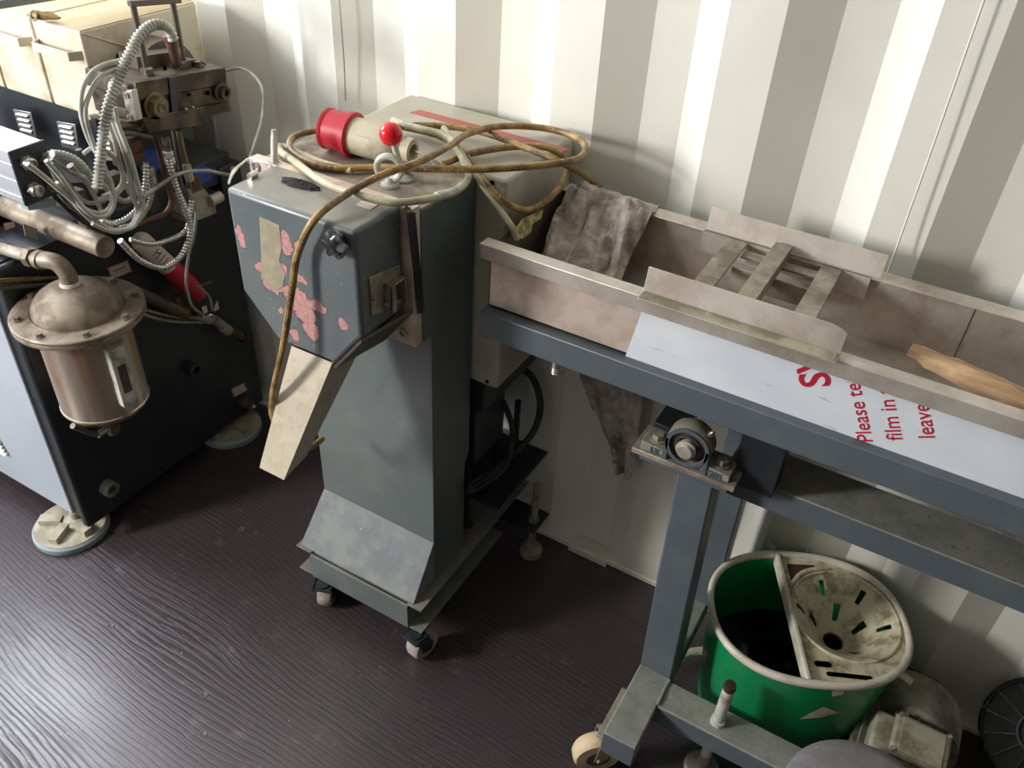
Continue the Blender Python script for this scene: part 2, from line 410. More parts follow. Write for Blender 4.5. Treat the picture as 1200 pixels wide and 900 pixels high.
# ================================================================== GRANULATOR
G = thing('granulator', 'grey strand pelletizer with peeling pink-patched cutting head on a castored base', 'machine', (-.80, 1.0, 0))
# chassis
m = MB()
for sx, xo in ((-.925, -.965), (-.675, -.640)):
    m.box(min(sx, sx + .003), max(sx, sx + .003), .875, 1.315, .085, .15)
    a, b = sorted((sx, xo)); m.box(a, b, .873 if sx > -.8 else .873, 1.318, .150, .154); m.box(a, b, .873, 1.20, .080, .084)
m.box(-.925, -.672, .870, .876, .082, .150)
m.box(-.925, -.672, .88, 1.31, .146, .150)
chassis = m.build('chassis', 'grey_paint', G, bevel=.0008)
# flare
m = MB(); m.hexa([(-.957, .878, .155), (-.662, .878, .155), (-.660, .99, .155), (-.94, .99, .155), (-.94, .949, .272), (-.660, .949, .272), (-.660, .99, .272), (-.94, .99, .272)])
m.build('flared_skirt', 'grey_paint_pale', G, bevel=.001)
# column with rear notch
prof = [(.950, .155), (1.060, .155), (1.060, .40), (1.074, .425), (1.074, 1.0), (.950, 1.0)]
m = MB().prism([(-.94, y, z) for y, z in prof], (.28, 0, 0)); m.build('column', 'grey_paint', G, bevel=.0015)
m = MB().box(-.94, -.659, .925, .955, .772, 1.0); m.build('upper_housing', 'grey_paint', G, bevel=.0015)
m = MB().box(-.972, -.661, .905, .9245, .772, 1.012); m.build('mounting_plate', 'steel_pink', G, bevel=.001)
m = MB().box(-.965, -.659, .925, 1.078, 1.0005, 1.006); m.build('top_plate', 'steel_dirty', G, bevel=.001)
for px, py in ((300, 195), (479, 245), (473, 390)):
    socket_screw(oy(px, py, .905) + Vector((0, .0, 0)), (0, -1, 0), .0085 if px != 479 else .006, G)
# head
hp = [(-.916, 1.016), (-.916, .843), (-.853, .771), (-.737, .771), (-.680, .843), (-.680, 1.016)]
m = MB().prism([(x, .80, z) for x, z in hp], (0, .1045, 0)); head = m.build('cutting_head', 'peeled_grey_paint', G, bevel=.007)
head.modifiers['bevel'].segments = 3
# residue of a torn-off sticker
pp = [(304, 254), (327, 264), (330, 290), (327, 305), (334, 322), (331, 336), (325, 341), (318, 337), (313, 330), (306, 327), (306, 300)]
m = MB().prism([oy(a, b, .7995) for a, b in pp], (0, .001, 0)); m.build('sticker_residue', 'tape_residue', G)
m = MB().prism([oz(a, b, 1.0165) for a, b in ((417, 240), (430, 232), (446, 238), (434, 246))], (0, 0, .0006)); m.build('paper_label', 'label_white', G)
# star knob
c = oy(385, 291, .772)
kn = MB(); R = []
for (r, h) in ((.010, 0), (.011, .006), (.0165, .008), (.0185, .013), (.0175, .020), (.011, .023), (.0001, .0235)):
    ring = []
    for i in range(42):
        a = 2 * pi * i / 42; rr = r * (1 + (.17 * cos(6 * a) if r > .012 else 0))
        ring.append(c + Vector((rr * cos(a), .028 - h - .0, rr * sin(a))))
    R.append(ring)
kn.rings(R); kn.build('star_knob', 'knob_black', G, ang=50)
# latch bracket on the right cheek
X = -.6795
def rx(pp, t, name, mat, bev=.0006, par=G, X=X): return MB().prism([ox(a, b, X) for a, b in pp], (t, 0, 0)).build(name, mat, par, bevel=bev)
rx([(432, 325), (468, 309), (470, 356), (435, 370)], .002, 'latch_plate', 'steel_dirty')
m = MB(); a = ox(448, 333, X); b = ox(448, 366, X); m.box(X, X + .016, a.y, a.y + .0025, b.z, a.z); m.box(X + .0135, X + .016, a.y, a.y + .012, b.z, a.z)
m.box(X, X + .016, a.y, a.y + .038, a.z - .002, a.z); m.box(X, X + .008, a.y + .01, a.y + .038, b.z + .004, b.z + .007); m.box(X, X + .016, a.y + .036, a.y + .0385, b.z, a.z)
m.build('latch_hook', 'steel_clean', G, bevel=.0005)
for px, py in ((437, 350), (452, 358)):
    m = MB().ball(ox(px, py, X + .003 if px < 440 else X + .017), .0035, 10); m.build('screw', 'brass', G)
# black slot / strap
m = MB().prism([ox(a, b, -.6588) for a, b in ((476, 249), (486, 249), (491, 300), (497, 365), (490, 368), (483, 310))], (.0012, 0, 0)); m.build('black_strap', 'black_rubber', G)
# chute: tapered hopper leg
Tp = [(-.823, .800, .772), (-.744, .800, .772), (-.744, .880, .772), (-.823, .880, .772)]
Bt = [(-.846, .706, .556), (-.795, .706, .548), (-.800, .770, .548), (-.846, .770, .556)]
Bt = [ox(305, 548, -.846), ox(333, 562, -.795), None, None]
Bt[2] = Bt[1] + Vector((0, .055, .012)); Bt[3] = Bt[0] + Vector((0, .055, .012))
m = MB(); vs = [Vector(p) for p in Tp] + Bt
m.add(vs, [(0, 1, 5, 4), (1, 2, 6, 5), (2, 3, 7, 6), (3, 0, 4, 7)])
m.build('discharge_chute', 'chute_paint', G, solid=.003, smooth=False)
m = MB().prism([(-.737, .796, .770), (-.68, .796, .842), (-.665, .905, .842), (-.725, .905, .765)], (.002, 0, -.004)); m.build('head_lower_lip', 'steel_dark', G)
# granulate pile on the head top
m = MB(); cc = oz(352, 216, 1.017); n_ = 26
R = []
for k in range(6):
    t = k / 5; ring = []
    for i in range(n_):
        a = 2 * pi * i / n_; ca, sa = cos(a), sin(a)
        ring.append(cc + Vector((ca * .036 * (1 - t) * (1 + .25 * noise.noise(Vector((ca * 2, sa * 2, 1)))), sa * .012 * (1 - t) * (1 + .4 * noise.noise(Vector((ca * 2, sa * 3, 4)))), .007 * t ** .6 + .002 * noise.noise(Vector((a * 3, t * 9, 0))))))
    R.append(ring)
m.rings(R); o = m.build('spilled_granulate', 'granulate', G, smooth=False); o['kind'] = 'stuff'
# eye bolt
e0 = oz(456, 218, 1.007)
rc = ox(456, 197, e0.x); 
th = radians(38); u = Vector((cos(th), -sin(th) * .0, 0)); u = Vector((.93, .37, 0)).normalized()
m = MB().tube([rc + u * .0185 * cos(a) + Vector((0, 0, 1)) * .0185 * sin(a) for a in [2 * pi * k / 28 for k in range(28)]], .0052, 10, closed=True)
m.lathe([(.014, 0), (.014, .004), (.009, .007), (.007, .014)], Vector((rc.x, rc.y, 1.0065)), (0, 0, 1), 16)
m.build('eye_bolt', 'cast_grey', G)
# lever with red ball
l0 = oz(472, 208, 1.007); bl = ox(458, 157, l0.x - .008)
m = MB().lathe([(.021, 0), (.021, .003), (.015, .006), (.006, .008)], (l0.x, l0.y, 1.0065), (0, 0, 1), 20); lev = m.build('lever', 'cast_grey', G)
m = MB().tube([Vector((l0.x, l0.y, 1.012)), (Vector((l0.x, l0.y, 1.012)) + bl) / 2 + Vector((0, 0, .001)), bl], [.0055, .005, .0045], 10); m.build('lever_stem', 'cast_grey', G)
m = MB().ball(bl, .0175, 20); m.build('ball_knob', 'ball_red', G)
# bent clamp handle at the left
a = oz(322, 190, 1.012); b = ox(321, 152, a.x)
m = MB().tube([a + Vector((0, 0, -.006)), a + Vector((0, 0, .008)), a * .4 + b * .6, b], [.009, .005, .0055, .004], 10)
m.lathe([(.012, 0), (.010, .006)], (a.x, a.y, 1.0065), (0, 0, 1), 14); m.build('clamp_handle', 'cast_grey', G)
# wire bails at left of plate
for k in range(3):
    P = [oz(290 - k * 3, 186 + k * 3, 1.018 + .003 * k), oz(279 - k * 3, 196 + k * 2, 1.022), oz(268, 212 + k * 2, 1.018)]
    cable(P, .0017, .01, 6).build('wire_bail', 'steel_clean', G)
m = MB().cyl(oz(292, 207, 1.02), oz(300, 203, 1.02), .005, n=12); m.build('hinge_pin', 'steel_clean', G)
# casters
def caster(c, r, wdt, yaw, parent, wm, top, fm='dark_paint'):
    d = Vector((cos(yaw), sin(yaw), 0)); s_ = Vector((-sin(yaw), cos(yaw), 0)); c = Vector(c)
    m = MB().lathe([(r * .55, -wdt * .5), (r * .9, -wdt * .5), (r, -wdt * .28), (r, wdt * .28), (r * .9, wdt * .5), (r * .55, wdt * .5)], c, s_, 28); wh = m.build('caster_wheel', wm, parent)
    m = MB().lathe([(r * .3, -wdt * .55), (r * .5, -wdt * .53), (r * .5, wdt * .53), (r * .3, wdt * .55)], c, s_, 18); m.build('hub', 'steel_dark', wh if False else parent)
    m = MB()
    tp = c + d * r * .55; tp.z = top - .004
    for k in (-1, 1):
        o = s_ * k * (wdt * .5 + .004)
        m.prism([c + o + d * .008 + Vector((0, 0, -.008)), c + o - d * .008 + Vector((0, 0, -.006)), tp + o - d * r * .55, tp + o + d * r * .5], s_ * .0022)
    m.obox(tp - Vector((0, 0, .002)), d, s_, (0, 0, 1), r * .55, wdt * .5 + .006, .002); m.lathe([(.014, -.004), (.014, .004)], tp, (0, 0, 1), 14)
    m.cyl(c - s_ * (wdt * .5 + .009), c + s_ * (wdt * .5 + .009), .004, n=8)
    m.build('caster_fork', fm, parent)
caster((-.902, .885, .0345), .0345, .030, radians(-65), G, 'wheel_pale', .081)
caster((-.648, .885, .0345), .0345, .032, radians(-100), G, 'wheel_pale', .081)
# levelling screw at the rear
m = MB(); m.box(-.66, -.568, 1.215, 1.29, .105, .111); m.build('foot_bracket', 'dark_paint', G, bevel=.001)
pr = [(.0075 + (.0009 if k % 2 else 0), .04 + k * .0025) for k in range(76)]
m = MB().lathe(pr, (-.588, 1.25, 0), (0, 0, 1), 12); m.build('threaded_rod', 'steel_dirty', G)
m = MB().lathe([(.026, 0), (.028, .006), (.026, .018), (.012, .022), (.011, .045)], (-.588, 1.25, 0), (0, 0, 1), 20); m.build('levelling_foot', 'steel_dirty', G)
m = MB().prism(hexpts((-.588, 1.25, .111), Vector((1, 0, 0)), Vector((0, 1, 0)), .013), (0, 0, .01)); m.build('nut', 'steel_dirty', G)
# drive motor behind the column
m = MB().cyl((-.80, 1.075, .43), (-.80, 1.28, .43), .085, n=32); m.lathe([(.09, 0), (.09, .05), (.07, .06)], (-.80, 1.24, .43), (0, 1, 0), 30)
for k in range(16):
    a = 2 * pi * k / 16; m.obox((-.80 + .088 * cos(a), 1.15, .43 + .088 * sin(a)), (cos(a), 0, sin(a)), (0, 1, 0), (-sin(a), 0, cos(a)), .008, .07, .0015)
m.build('drive_motor', 'dark_plastic', G)
m = MB().box(-.72, -.668, 1.10, 1.205, .375, .505); tb = m.build('terminal_box', 'dark_plastic', G, bevel=.004)
m = MB().box(-.667, -.659, 1.095, 1.21, .37, .51); m.build('terminal_cover', 'dark_plastic', G, bevel=.003)
for (x, y, z0, z1) in ((-.69, 1.12, .154, .37), (-.69, 1.24, .154, .36), (-.66, 1.27, .154, .42)):
    m = MB().cyl((x, y, z0), (x, y, z1), .007, n=10); m.cyl((x, y, z0), (x, y, z0 + .008), .013, n=6); m.build('stud', 'dark_plastic', G)
m = MB().box(-.965, -.60, 1.10, 1.318, .262, .268).build('motor_shelf', 'dark_paint', G, bevel=.001)
c1 = [oy(598, 425, 1.28), oy(622, 440, 1.28), oy(633, 470, 1.27), oy(628, 500, 1.25), oy(612, 522, 1.22), oy(590, 540, 1.18), oy(566, 560, 1.12), oy(552, 570, 1.06)]
cable(c1, .0075).build('power_cord', 'black_rubber', G)
c2 = [oy(590, 470, 1.2), oy(600, 500, 1.2), oy(598, 530, 1.18), oy(588, 552, 1.14), oy(560, 572, 1.08), oy(548, 576, 1.05)]
cable(c2, .006).build('power_cord', 'black_rubber', G)

# electrical cabinet behind the granulator
B = thing('switch_cabinet', 'pale grey switch cabinet standing behind the pelletizer column, red stripe along its top', 'cabinet', (-.78, 1.19, .59))
m = MB().box(-.955, -.606, 1.079, 1.312, .597, 1.006); m.build('body', 'box_paint', B, bevel=.006)
a = [oz(480, 132, 1.0062), oz(492, 129, 1.0062), oz(668, 175, 1.0062), oz(655, 179, 1.0062)]
m = MB().prism(a, (0, 0, .0006)); m.build('red_stripe', 'label_red', B)
for px, py in ((577, 214), (571, 447)):
    m = MB().cyl(oy(px, py, 1.0792), oy(px, py, 1.0792) + Vector((0, -.001, 0)), .004, n=12); m.build('hole', 'black_hole', B)
m = MB().box(-.94, -.64, 1.09, 1.30, .52, .597); m.build('gland_plate', 'dark_plastic', B, bevel=.002)

# ------------------------------------------------------------------ cables lying on top of the granulator
def path(spec):
    out = []
    for s_ in spec: out.append({'x': ox, 'y': oy, 'z': oz}[s_[2]](s_[0], s_[1], s_[3]))
    return out
T1 = [(378, 514, 'y', .88), (362, 524, 'y', .84), (338, 516, 'y', .80), (321, 492, 'y', .775), (320, 462, 'y', .755), (332, 405, 'y', .762), (342, 340, 'y', .775), (349, 298, 'y', .782), (369, 257, 'y', .788),
      (407, 227, 'z', 1.036), (448, 205, 'z', 1.048), (490, 190, 'z', 1.052), (527, 171, 'z', 1.045), (548, 157, 'z', 1.04), (586, 148, 'z', 1.032), (636, 150, 'z', 1.02),
      (673, 160, 'z', 1.02), (686, 173, 'z', 1.025), (677, 186, 'z', 1.03), (640, 193, 'z', 1.03), (573, 198, 'z', 1.03), (511, 198, 'z', 1.028), (448, 196, 'z', 1.016),
      (398, 197, 'z', 1.014), (365, 191, 'z', 1.014), (343, 178, 'z', 1.015), (340, 166, 'z', 1.018), (352, 157, 'z', 1.02), (385, 152, 'z', 1.02), (420, 160, 'z', 1.014)]
T2 = [(445, 150, 'z', 1.02), (490, 147, 'z', 1.022), (532, 149, 'z', 1.024), (569, 156, 'z', 1.024), (615, 173, 'z', 1.022), (657, 190, 'z', 1.02), (690, 209, 'y', 1.262), (715, 232, 'y', 1.27)]
T3 = [(520, 192, 'z', 1.014), (552, 180, 'z', 1.02), (602, 172, 'z', 1.018), (645, 174, 'z', 1.018), (664, 192, 'y', 1.22), (660, 212, 'y', 1.19), (644, 232, 'y', 1.15), (619, 246, 'y', 1.11), (594, 238, 'y', 1.06),
      (569, 215, 'y', 1.055), (552, 190, 'z', 1.016), (535, 172, 'z', 1.018), (511, 158, 'z', 1.02), (473, 149, 'z', 1.018)]
T4 = [(412, 200, 'z', 1.012), (375, 190, 'z', 1.012), (332, 172, 'z', 1.014), (330, 178, 'z', 1.016), (348, 191, 'z', 1.018), (377, 212, 'z', 1.028), (415, 227, 'z', 1.03), (457, 237, 'z', 1.028), (498, 234, 'z', 1.024), (532, 225, 'z', 1.018),
      (548, 211, 'z', 1.014), (547, 198, 'z', 1.014), (534, 172, 'z', 1.03), (520, 158, 'z', 1.03), (490, 150, 'z', 1.028), (460, 141, 'z', 1.026)]
T5 = [(520, 150, 'z', 1.03), (534, 170, 'z', 1.033), (548, 192, 'y', 1.066), (565, 216, 'y', 1.05), (584, 243, 'y', 1.05), (600, 266, 'y', 1.045), (606, 280, 'y', 1.05)]
MC = thing('supply_cable', 'tan braided cable with red plug looped over the pelletizer and hanging down its front', 'cable', (-.8, 1.0, 1.01))
for s_, nm in ((T1, 'cable_run'), (T2, 'cable_run'), (T3, 'cable_run')):
    cable(path(s_), .0056, .006, 10).build(nm, 'tan_cable', MC)
PCb = thing('pale_cable', 'pale braided cable looped under the tan cable in front of the eye bolt', 'cable', (-.75, .98, 1.01))
cable(path(T4), .0056, .006, 10).build('cable_run', 'pale_cable', PCb)
cable(path(T5), .0050, .006, 10).build('cable_run', 'pale_cable', PCb)
cable(path([(511, 230, 'z', 1.0235), (533, 224, 'z', 1.0185), (541, 218, 'z', 1.016)]), .0062, .006, 10).build('tape_wrap', 'cast_grey', PCb)
# plug
a = oz(391, 152, 1.040); b = oz(487, 178, 1.036); ax = (b - a).normalized(); L = (b - a).length
P = MC
m = MB().lathe([(.030, .0), (.033, -.001), (.0325, .004), (.031, .006), (.031, .040), (.0355, .041), (.0355, .049), (.030, .051)], a - ax * .010, ax, 32); m.build('plug_shroud', 'red_plastic', P)
m = MB().lathe([(.0285, -.002), (.0285, -.001), (.0001, -.001)], a - ax * .011, ax, 24, cap=False); m.build('plug_face', 'black_hole', P)
m = MB().lathe([(.029, .045), (.029, .100), (.027, .115), (.022, .126), (.0165, .130)], a - ax * .010, ax, 32)
for k in range(9):
    pz = a + ax * (.070 + k * .003); m.obox(pz + Vector((-.2, -.8, .2)).normalized() * .0285, ax, ax.cross(Vector((-.2, -.8, .2))), (-.2, -.8, .2), .0008, .008, .0015)
m.build('plug_body', 'plug_grey', P)
m = MB().lathe([(.0165, .128), (.018, .132), (.018, .136), (.015, .137), (.015, .144), (.019, .145), (.019, .156), (.011, .157), (.010, .140)], a - ax * .010, ax, 24); m.build('plug_gland', 'plug_grey', P)
m = MB()
e = a + ax * .142
for k in range(3): m.tube([e, e + ax * .02 + Vector((0, (k - 1) * .003, .001)), e + ax * .045 + Vector((.003, (k - 1) * .006, -.012))], .0018, 6)
m.build('stripped_wires', 'steel_clean', P)

# ================================================================== WATER TROUGH AND ITS STAND
T = thing('cooling_trough', 'long stainless steel cooling trough carried by a grey steel stand along the wall', 'trough', (.15, 1.1, .80))
TX0, TX1 = -.578, 1.15; TF, TB = .990, 1.232; TZ0, TZ1 = .838, .947
m = MB().box(TX0, -.352, TF, TF + .002, TZ0, TZ1); m.build('front_plate', 'steel_pink', T)
m = MB().box(-.352, TX1, TF, TF + .002, TZ0, TZ1); fp = m.build('front_plate', 'steel_pink', T)
m = MB(); q = [oy(a, b, TF - .0006) for a, b in ((757, 358), (733, 412))]
m.prism([(q[0].x, TF - .0008, TZ1 - .002), (q[1].x, TF - .0008, TZ0 - .01), (TX1, TF - .0008, TZ0 - .01), (TX1, TF - .0008, TZ1 - .002)], (0, .0007, 0))
film = m.build('protective_film', 'protective_film', T)
m = MB().box(TX0, TX1, TB, TB + .002, TZ0, TZ1); m.build('back_plate', 'steel', T)
m = MB().box(TX0, TX1, TF, TB, TZ0, TZ0 + .002); m.build('bottom_plate', 'steel', T)
m = MB().box(TX0 - .001, TX0 + .001, TF, TB + .002, TZ0, TZ1 - .001); m.build('end_plate', 'steel_dark', T)
# yellowish lime deposit inside the left end
std('lime_deposit', '#8a8458', .8, dirt='#d0c98f', ds=60, dt=(.4, .6), var=.2)
dp = [ox(a, b, TX0 + .0015) for a, b in ((604, 268), (612, 256), (626, 250), (636, 246), (634, 256), (624, 262), (622, 272), (612, 280), (605, 278))]
MB().prism(dp, (.0006, 0, 0)).build('lime_deposit', 'lime_deposit', T)
# folded rims
m = MB().prism([(TX0 - .014, y, z) for y, z in ((.979, .923), (.979, .9475), (1.003, .9475), (1.003, .945), (.9815, .945), (.9815, .923))], (TX1 - TX0 + .014, 0, 0)); m.build('front_rim', 'steel', T, bevel=.0008)
m = MB().box(TX0 - .014, TX0 - .012, .979, 1.003, .923, .947); m.build('rim_cap', 'steel', T)
m = MB().prism([(TX0, y, z) for y, z in ((1.222, .9475), (1.254, .9475), (1.254, .925), (1.252, .925), (1.252, .945), (1.222, .945))], (TX1 - TX0, 0, 0)); m.build('back_rim', 'steel', T, bevel=.0008)
sx_ = oy(1135, 380, TB).x
m = MB().box(sx_ - .0006, sx_ + .0006, TB - .0012, TB, TZ0, TZ1 - .004); m.build('weld_seam', 'steel_dark', T)
m = MB().tube([oz(965, 345, .842), oz(1060, 402, .842), oz(1120, 440, .842)], .004, 8); m.build('inner_crease', 'steel', T)
# drain nipple
c = oy(655, 414, 1.015)
pr = [(.0085, 0), (.0085, -.010), (.0115, -.010), (.0115, -.032)] + [(.0105 + (.001 if k % 2 else 0), -.032 - k * .0022) for k in range(6)] + [(.0095, -.045), (.0095, -.03)]
m = MB().lathe(pr, (c.x, 1.015, .783), (0, 0, 1), 20); m.build('drain_nipple', 'steel_clean', T)
# printed film lettering (reads upwards)
ta = radians(117); TXD = Vector((cos(ta), 0, sin(ta))); TYD = Vector((cos(ta + pi / 2), 0, sin(ta + pi / 2))); ty = TF - .0012
def ft(body, size, px, py, off=0.0, sp=1.0, back=0.0):
    o = text(body, size, oy(px, py, ty) - TXD * back, TXD, TYD, 'ink_red', film, extrude=.0002, offset=off, spacing=sp, sx=.90)
    for vv in o.data.vertices: vv.co.z = min(vv.co.z, .944)   # the print runs on under the folded rim
ft('SW', .056, 974, 453, .0010)
ft('Please te', .0285, 1020, 504, .0001, back=.0195)
ft('film in t', .0285, 1058, 516, .0001)
ft('leave', .0285, 1096, 514, .0001)

ST = thing('trough_stand', 'blue-grey welded square tube stand on castors carrying the long steel trough', 'stand', (.3, 1.1, 0))
def part(m, name, mat, par, bev=.002, **k): return m.build(name, mat, par, bevel=bev, **k)
part(MB().box(-.584, TX1, .972, 1.000, .787, .8345), 'top_beam', 'frame_paint', ST)
part(MB().box(-.584, TX1, 1.215, 1.245, .787, .8345), 'top_beam', 'frame_paint', ST)
for x in (-.584, .45): part(MB().box(x, x + .03, 1.0, 1.215, .790, .8345), 'cross_beam', 'frame_paint', ST)
# legs
def leg(x, y, xt, name='leg'):
    return part(MB().hexa([(x, y, .168), (x + .062, y, .168), (x + .062, y + .06, .168), (x, y + .06, .168), (xt, y, .668), (xt + .058, y, .668), (xt + .058, y + .06, .668), (xt, y + .06, .668)]), name, 'frame_paint', ST, .003)
leg(-.214, .984, -.226); leg(-.205, 1.185, -.205)
part(MB().box(-.214, -.153, .822, 1.27, .113, .170), 'foot_tube', 'frame_dusty', ST, .0025)
part(MB().box(-.153, 1.1, .921, .982, .122, .168), 'lower_bar', 'frame_dusty', ST, .0025)
part(MB().box(-.153, .30, 1.285, 1.314, .060, .106), 'lower_bar', 'dark_paint', ST, .0025)  # dark strip added for the shaded foot of the wall
# painted fronts of the lower tubes (paint shows where dust does not settle)
part(MB().box(-.2135, -.1535, .8205, .8225, .1135, .1685), 'tube_end_cap', 'frame_paint', ST, .0008)
part(MB().box(-.153, 1.1, .9195, .9212, .1225, .1665), 'rail_front', 'frame_paint', ST, .0006)
part(MB().tube([(-.153, .923, .170), (-.153, .94, .171), (-.154, .96, .170), (-.153, .982, .170)], .0028, 8), 'weld_bead', 'frame_dusty', ST, 0)
# mid rail
part(MB().box(-.168, 1.1, 1.046, 1.138, .604, .6505), 'mid_rail', 'frame_dusty', ST, .0025)
part(MB().box(-.1675, 1.1, 1.0445, 1.0462, .6045, .649), 'rail_front', 'frame_paint', ST, .0006)
# bearing plates and cross tube
part(MB().box(-.303, -.136, .979, 1.046, .670, .680), 'bearing_plate', 'steel_dirty', ST, .001)
part(MB().box(-.290, -.146, .983, 1.046, .660, .670), 'stiffener', 'frame_paint', ST, .001)
part(MB().box(-.295, -.245, 1.046, 1.24, .668, .688), 'cross_tube', 'dark_paint', ST, .001)
part(MB().box(-.152, -.085, 1.020, 1.075, .6505, .765), 'rocker_block', 'dark_paint', ST, .002)
part(MB().box(-.20, -.085, 1.06, 1.09, .765, .80), 'rocker_arm', 'dark_paint', ST, .002)
# pillow block
BR = thing('pillow_block', 'cast pillow block bearing with two bolts on the stand top under the trough beam', 'bearing', (-.219, 1.0, .680))
bc = Vector((-.2195, .985, .7165))
m = MB()
for s_ in (-1, 1):
    x0, x1 = sorted((bc.x + s_ * .027, bc.x + s_ * .072)); m.hexa([(x0, .984, .680), (x1, .984, .680), (x1, 1.022, .680), (x0, 1.022, .680), (x0, .984, .6965), (x1, .984, .692), (x1, 1.022, .692), (x0, 1.022, .6965)])
m.box(bc.x - .03, bc.x + .03, .99, 1.018, .680, .688)
part(m, 'base', 'frame_dusty', BR, .0015)
m = MB().lathe([(.0285, 0), (.0335, 0), (.0350, .003), (.0360, .014), (.0360, .028), (.030, .037)], bc + Vector((0, -.002, 0)), (0, 1, 0), 40, cap=False); m.build('housing', 'steel_dirty', BR)
m = MB().lathe([(.0285, -.004), (.0345, -.004), (.0345, .001), (.0285, .001)], bc, (0, 1, 0), 40, cap=False); m.build('housing_ring', 'frame_paint', BR)
for s_ in (-1, 1):
    m = MB().hexa([(bc.x + s_ * .028, .981, .680), (bc.x + s_ * .036, .981, .680), (bc.x + s_ * .036, .99, .680), (bc.x + s_ * .028, .99, .680), (bc.x + s_ * .030, .981, .722), (bc.x + s_ * .0345, .981, .722), (bc.x + s_ * .0345, .99, .722), (bc.x + s_ * .030, .99, .722)])
    m.build('rib', 'frame_paint', BR)
m = MB().lathe([(.0285, .004), (.024, .002), (.021, .002), (.020, -.001), (.0175, -.001), (.0175, .008), (.0001, .008)], bc, (0, 1, 0), 36, cap=False); m.build('inner_race', 'steel_dark', BR)
m = MB().lathe([(.0135, .02), (.0135, -.004), (.016, -.004), (.016, -.007), (.0135, -.0075), (.0125, -.012), (.0115, -.0135), (.0001, -.0135)], bc + Vector((0, -.002, 0)), (0, 1, 0), 30, cap=False); m.build('shaft', 'steel', BR)
gp = bc + Vector((.026, .010, .030)); g_ax = Vector((.35, -.45, .8))
m = MB().prism(hexpts(gp, g_ax.orthogonal().normalized(), g_ax.normalized().cross(g_ax.orthogonal().normalized()), .0055), g_ax.normalized() * .007); m.lathe([(.004, .007), (.0025, .010), (.0035, .013), (.0015, .016)], gp, g_ax, 12); m.build('grease_nipple', 'steel_clean', BR)
for s_ in (-1, 1): bolt('bolt', (bc.x + s_ * .0525, 1.003, .694), (0, 0, 1), .0095, .012, 'steel_dirty', BR)
text('LK', .0135, (bc.x - .056, .9835, .6825), (1, 0, 0), (0, 0, 1), 'frame_paint', BR, extrude=.0012, offset=.0004)
text('P205', .0135, (bc.x + .033, .9835, .6820), (1, 0, 0), (0, 0, 1), 'frame_paint', BR, extrude=.0012, offset=.0004)

# caster of the stand with plate
wc = oz(699, 880, .046); caster((wc.x, wc.y, .046), .046, .032, radians(37), ST, 'wheel_cream', .108, 'steel_dirty')
part(MB().box(-.232, -.16, .845, .96, .106, .113), 'caster_plate', 'steel_dirty', ST, .001)
# levelling spindle through the lower rail
a = oz(840, 848, .168); 
m = MB().cyl((a.x, a.y + .004, .062), (a.x, a.y + .004, .270), .0105, n=18); m.lathe([(.0135, .160), (.0135, .178)], (a.x, a.y + .004, 0), (0, 0, 1), 18); m.build('levelling_spindle', 'cast_grey', ST)
m = MB().lathe([(.0105, .270), (.0115, .275), (.010, .284), (.0001, .285)], (a.x, a.y + .004, 0), (0, 0, 1), 18); m.build('spindle_tip', 'rust_red', ST)
m = MB().lathe([(.032, 0), (.034, .012), (.03, .02), (.012, .024), (.010, .07)], (a.x, a.y + .004, 0), (0, 0, 1), 24); m.build('levelling_foot', 'steel_dirty', ST)

# ------------------------------------------------------------------ guide sled lying across the trough
SL = thing('strand_guide', 'stainless steel strand guide with two bent wings and flat bars lying across the trough', 'guide', (-.17, 1.1, .95))
fz = .9495
A = oz(757, 338, fz); Bp = oz(990, 404, fz); yb = .991
xa, xb = A.x, Bp.x
m = MB(); N = 24; R = []
for k in range(N + 1):
    t = k / N; x = xa + (xb - xa) * t
    inset = .006 * min(1, (1 - t) * N / 3) if t > .9 else .006
    hgt = .036 - (.007 if k == N else (.002 if k == N - 1 else 0))
    R.append([Vector((x, .9655, fz)), Vector((x, .9655, fz + .0018)), Vector((x, .988, fz + .0018)), Vector((x, .992 + .004, fz + hgt)), Vector((x, .994 + .004, fz + hgt)), Vector((x, .990, fz))])
m.rings(R); m.build('front_wing', 'steel', SL, bevel=.0004, ang=25)
m = MB().prism([(xa + .002, .967, fz + .0019), (xb - .003, .967, fz + .0019), (xb - .003, .9875, fz + .0022), (xa + .002, .9875, fz + .0022)], (0, 0, .0006)); o = m.build('dust_layer', 'motor_box', SL)
# back wing
C1 = oy(832, 255, 1.236); C2 = oy(1040, 305, 1.236)
m = MB().prism([(C1.x, 1.225, .9492), (C1.x, 1.236, .982), (C1.x, 1.238, .982), (C1.x, 1.2275, .9492)], (C2.x - C1.x, 0, 0)); m.build('back_wing', 'steel', SL, bevel=.0004)
m = MB().box(C1.x - .002, C2.x - .012, 1.2205, 1.2225, .912, .9492); m.build('back_apron', 'steel', SL, bevel=.0004)
m = MB().box(C1.x, C2.x, 1.2205, 1.2285, .948, .9492); m.build('back_fold', 'steel', SL)
def flat(p, q, wd, th, name, mat='steel_dirty'):
    p = Vector(p); q = Vector(q); d = (q - p).normalized(); s_ = d.cross(Vector((0, 0, 1))).normalized()
    mm = MB().obox((p + q) / 2 - Vector((0, 0, th / 2)), d, s_, (0, 0, 1), (q - p).length / 2, wd / 2, th / 2); mm.build(name, mat, SL, bevel=.0006)
def crossbar(xp, zt, name): 
    pass
bars = [((860, 292), (838, 312), .948), ((925, 277), (893, 323), .962), ((975, 318), (955, 345), .948)]
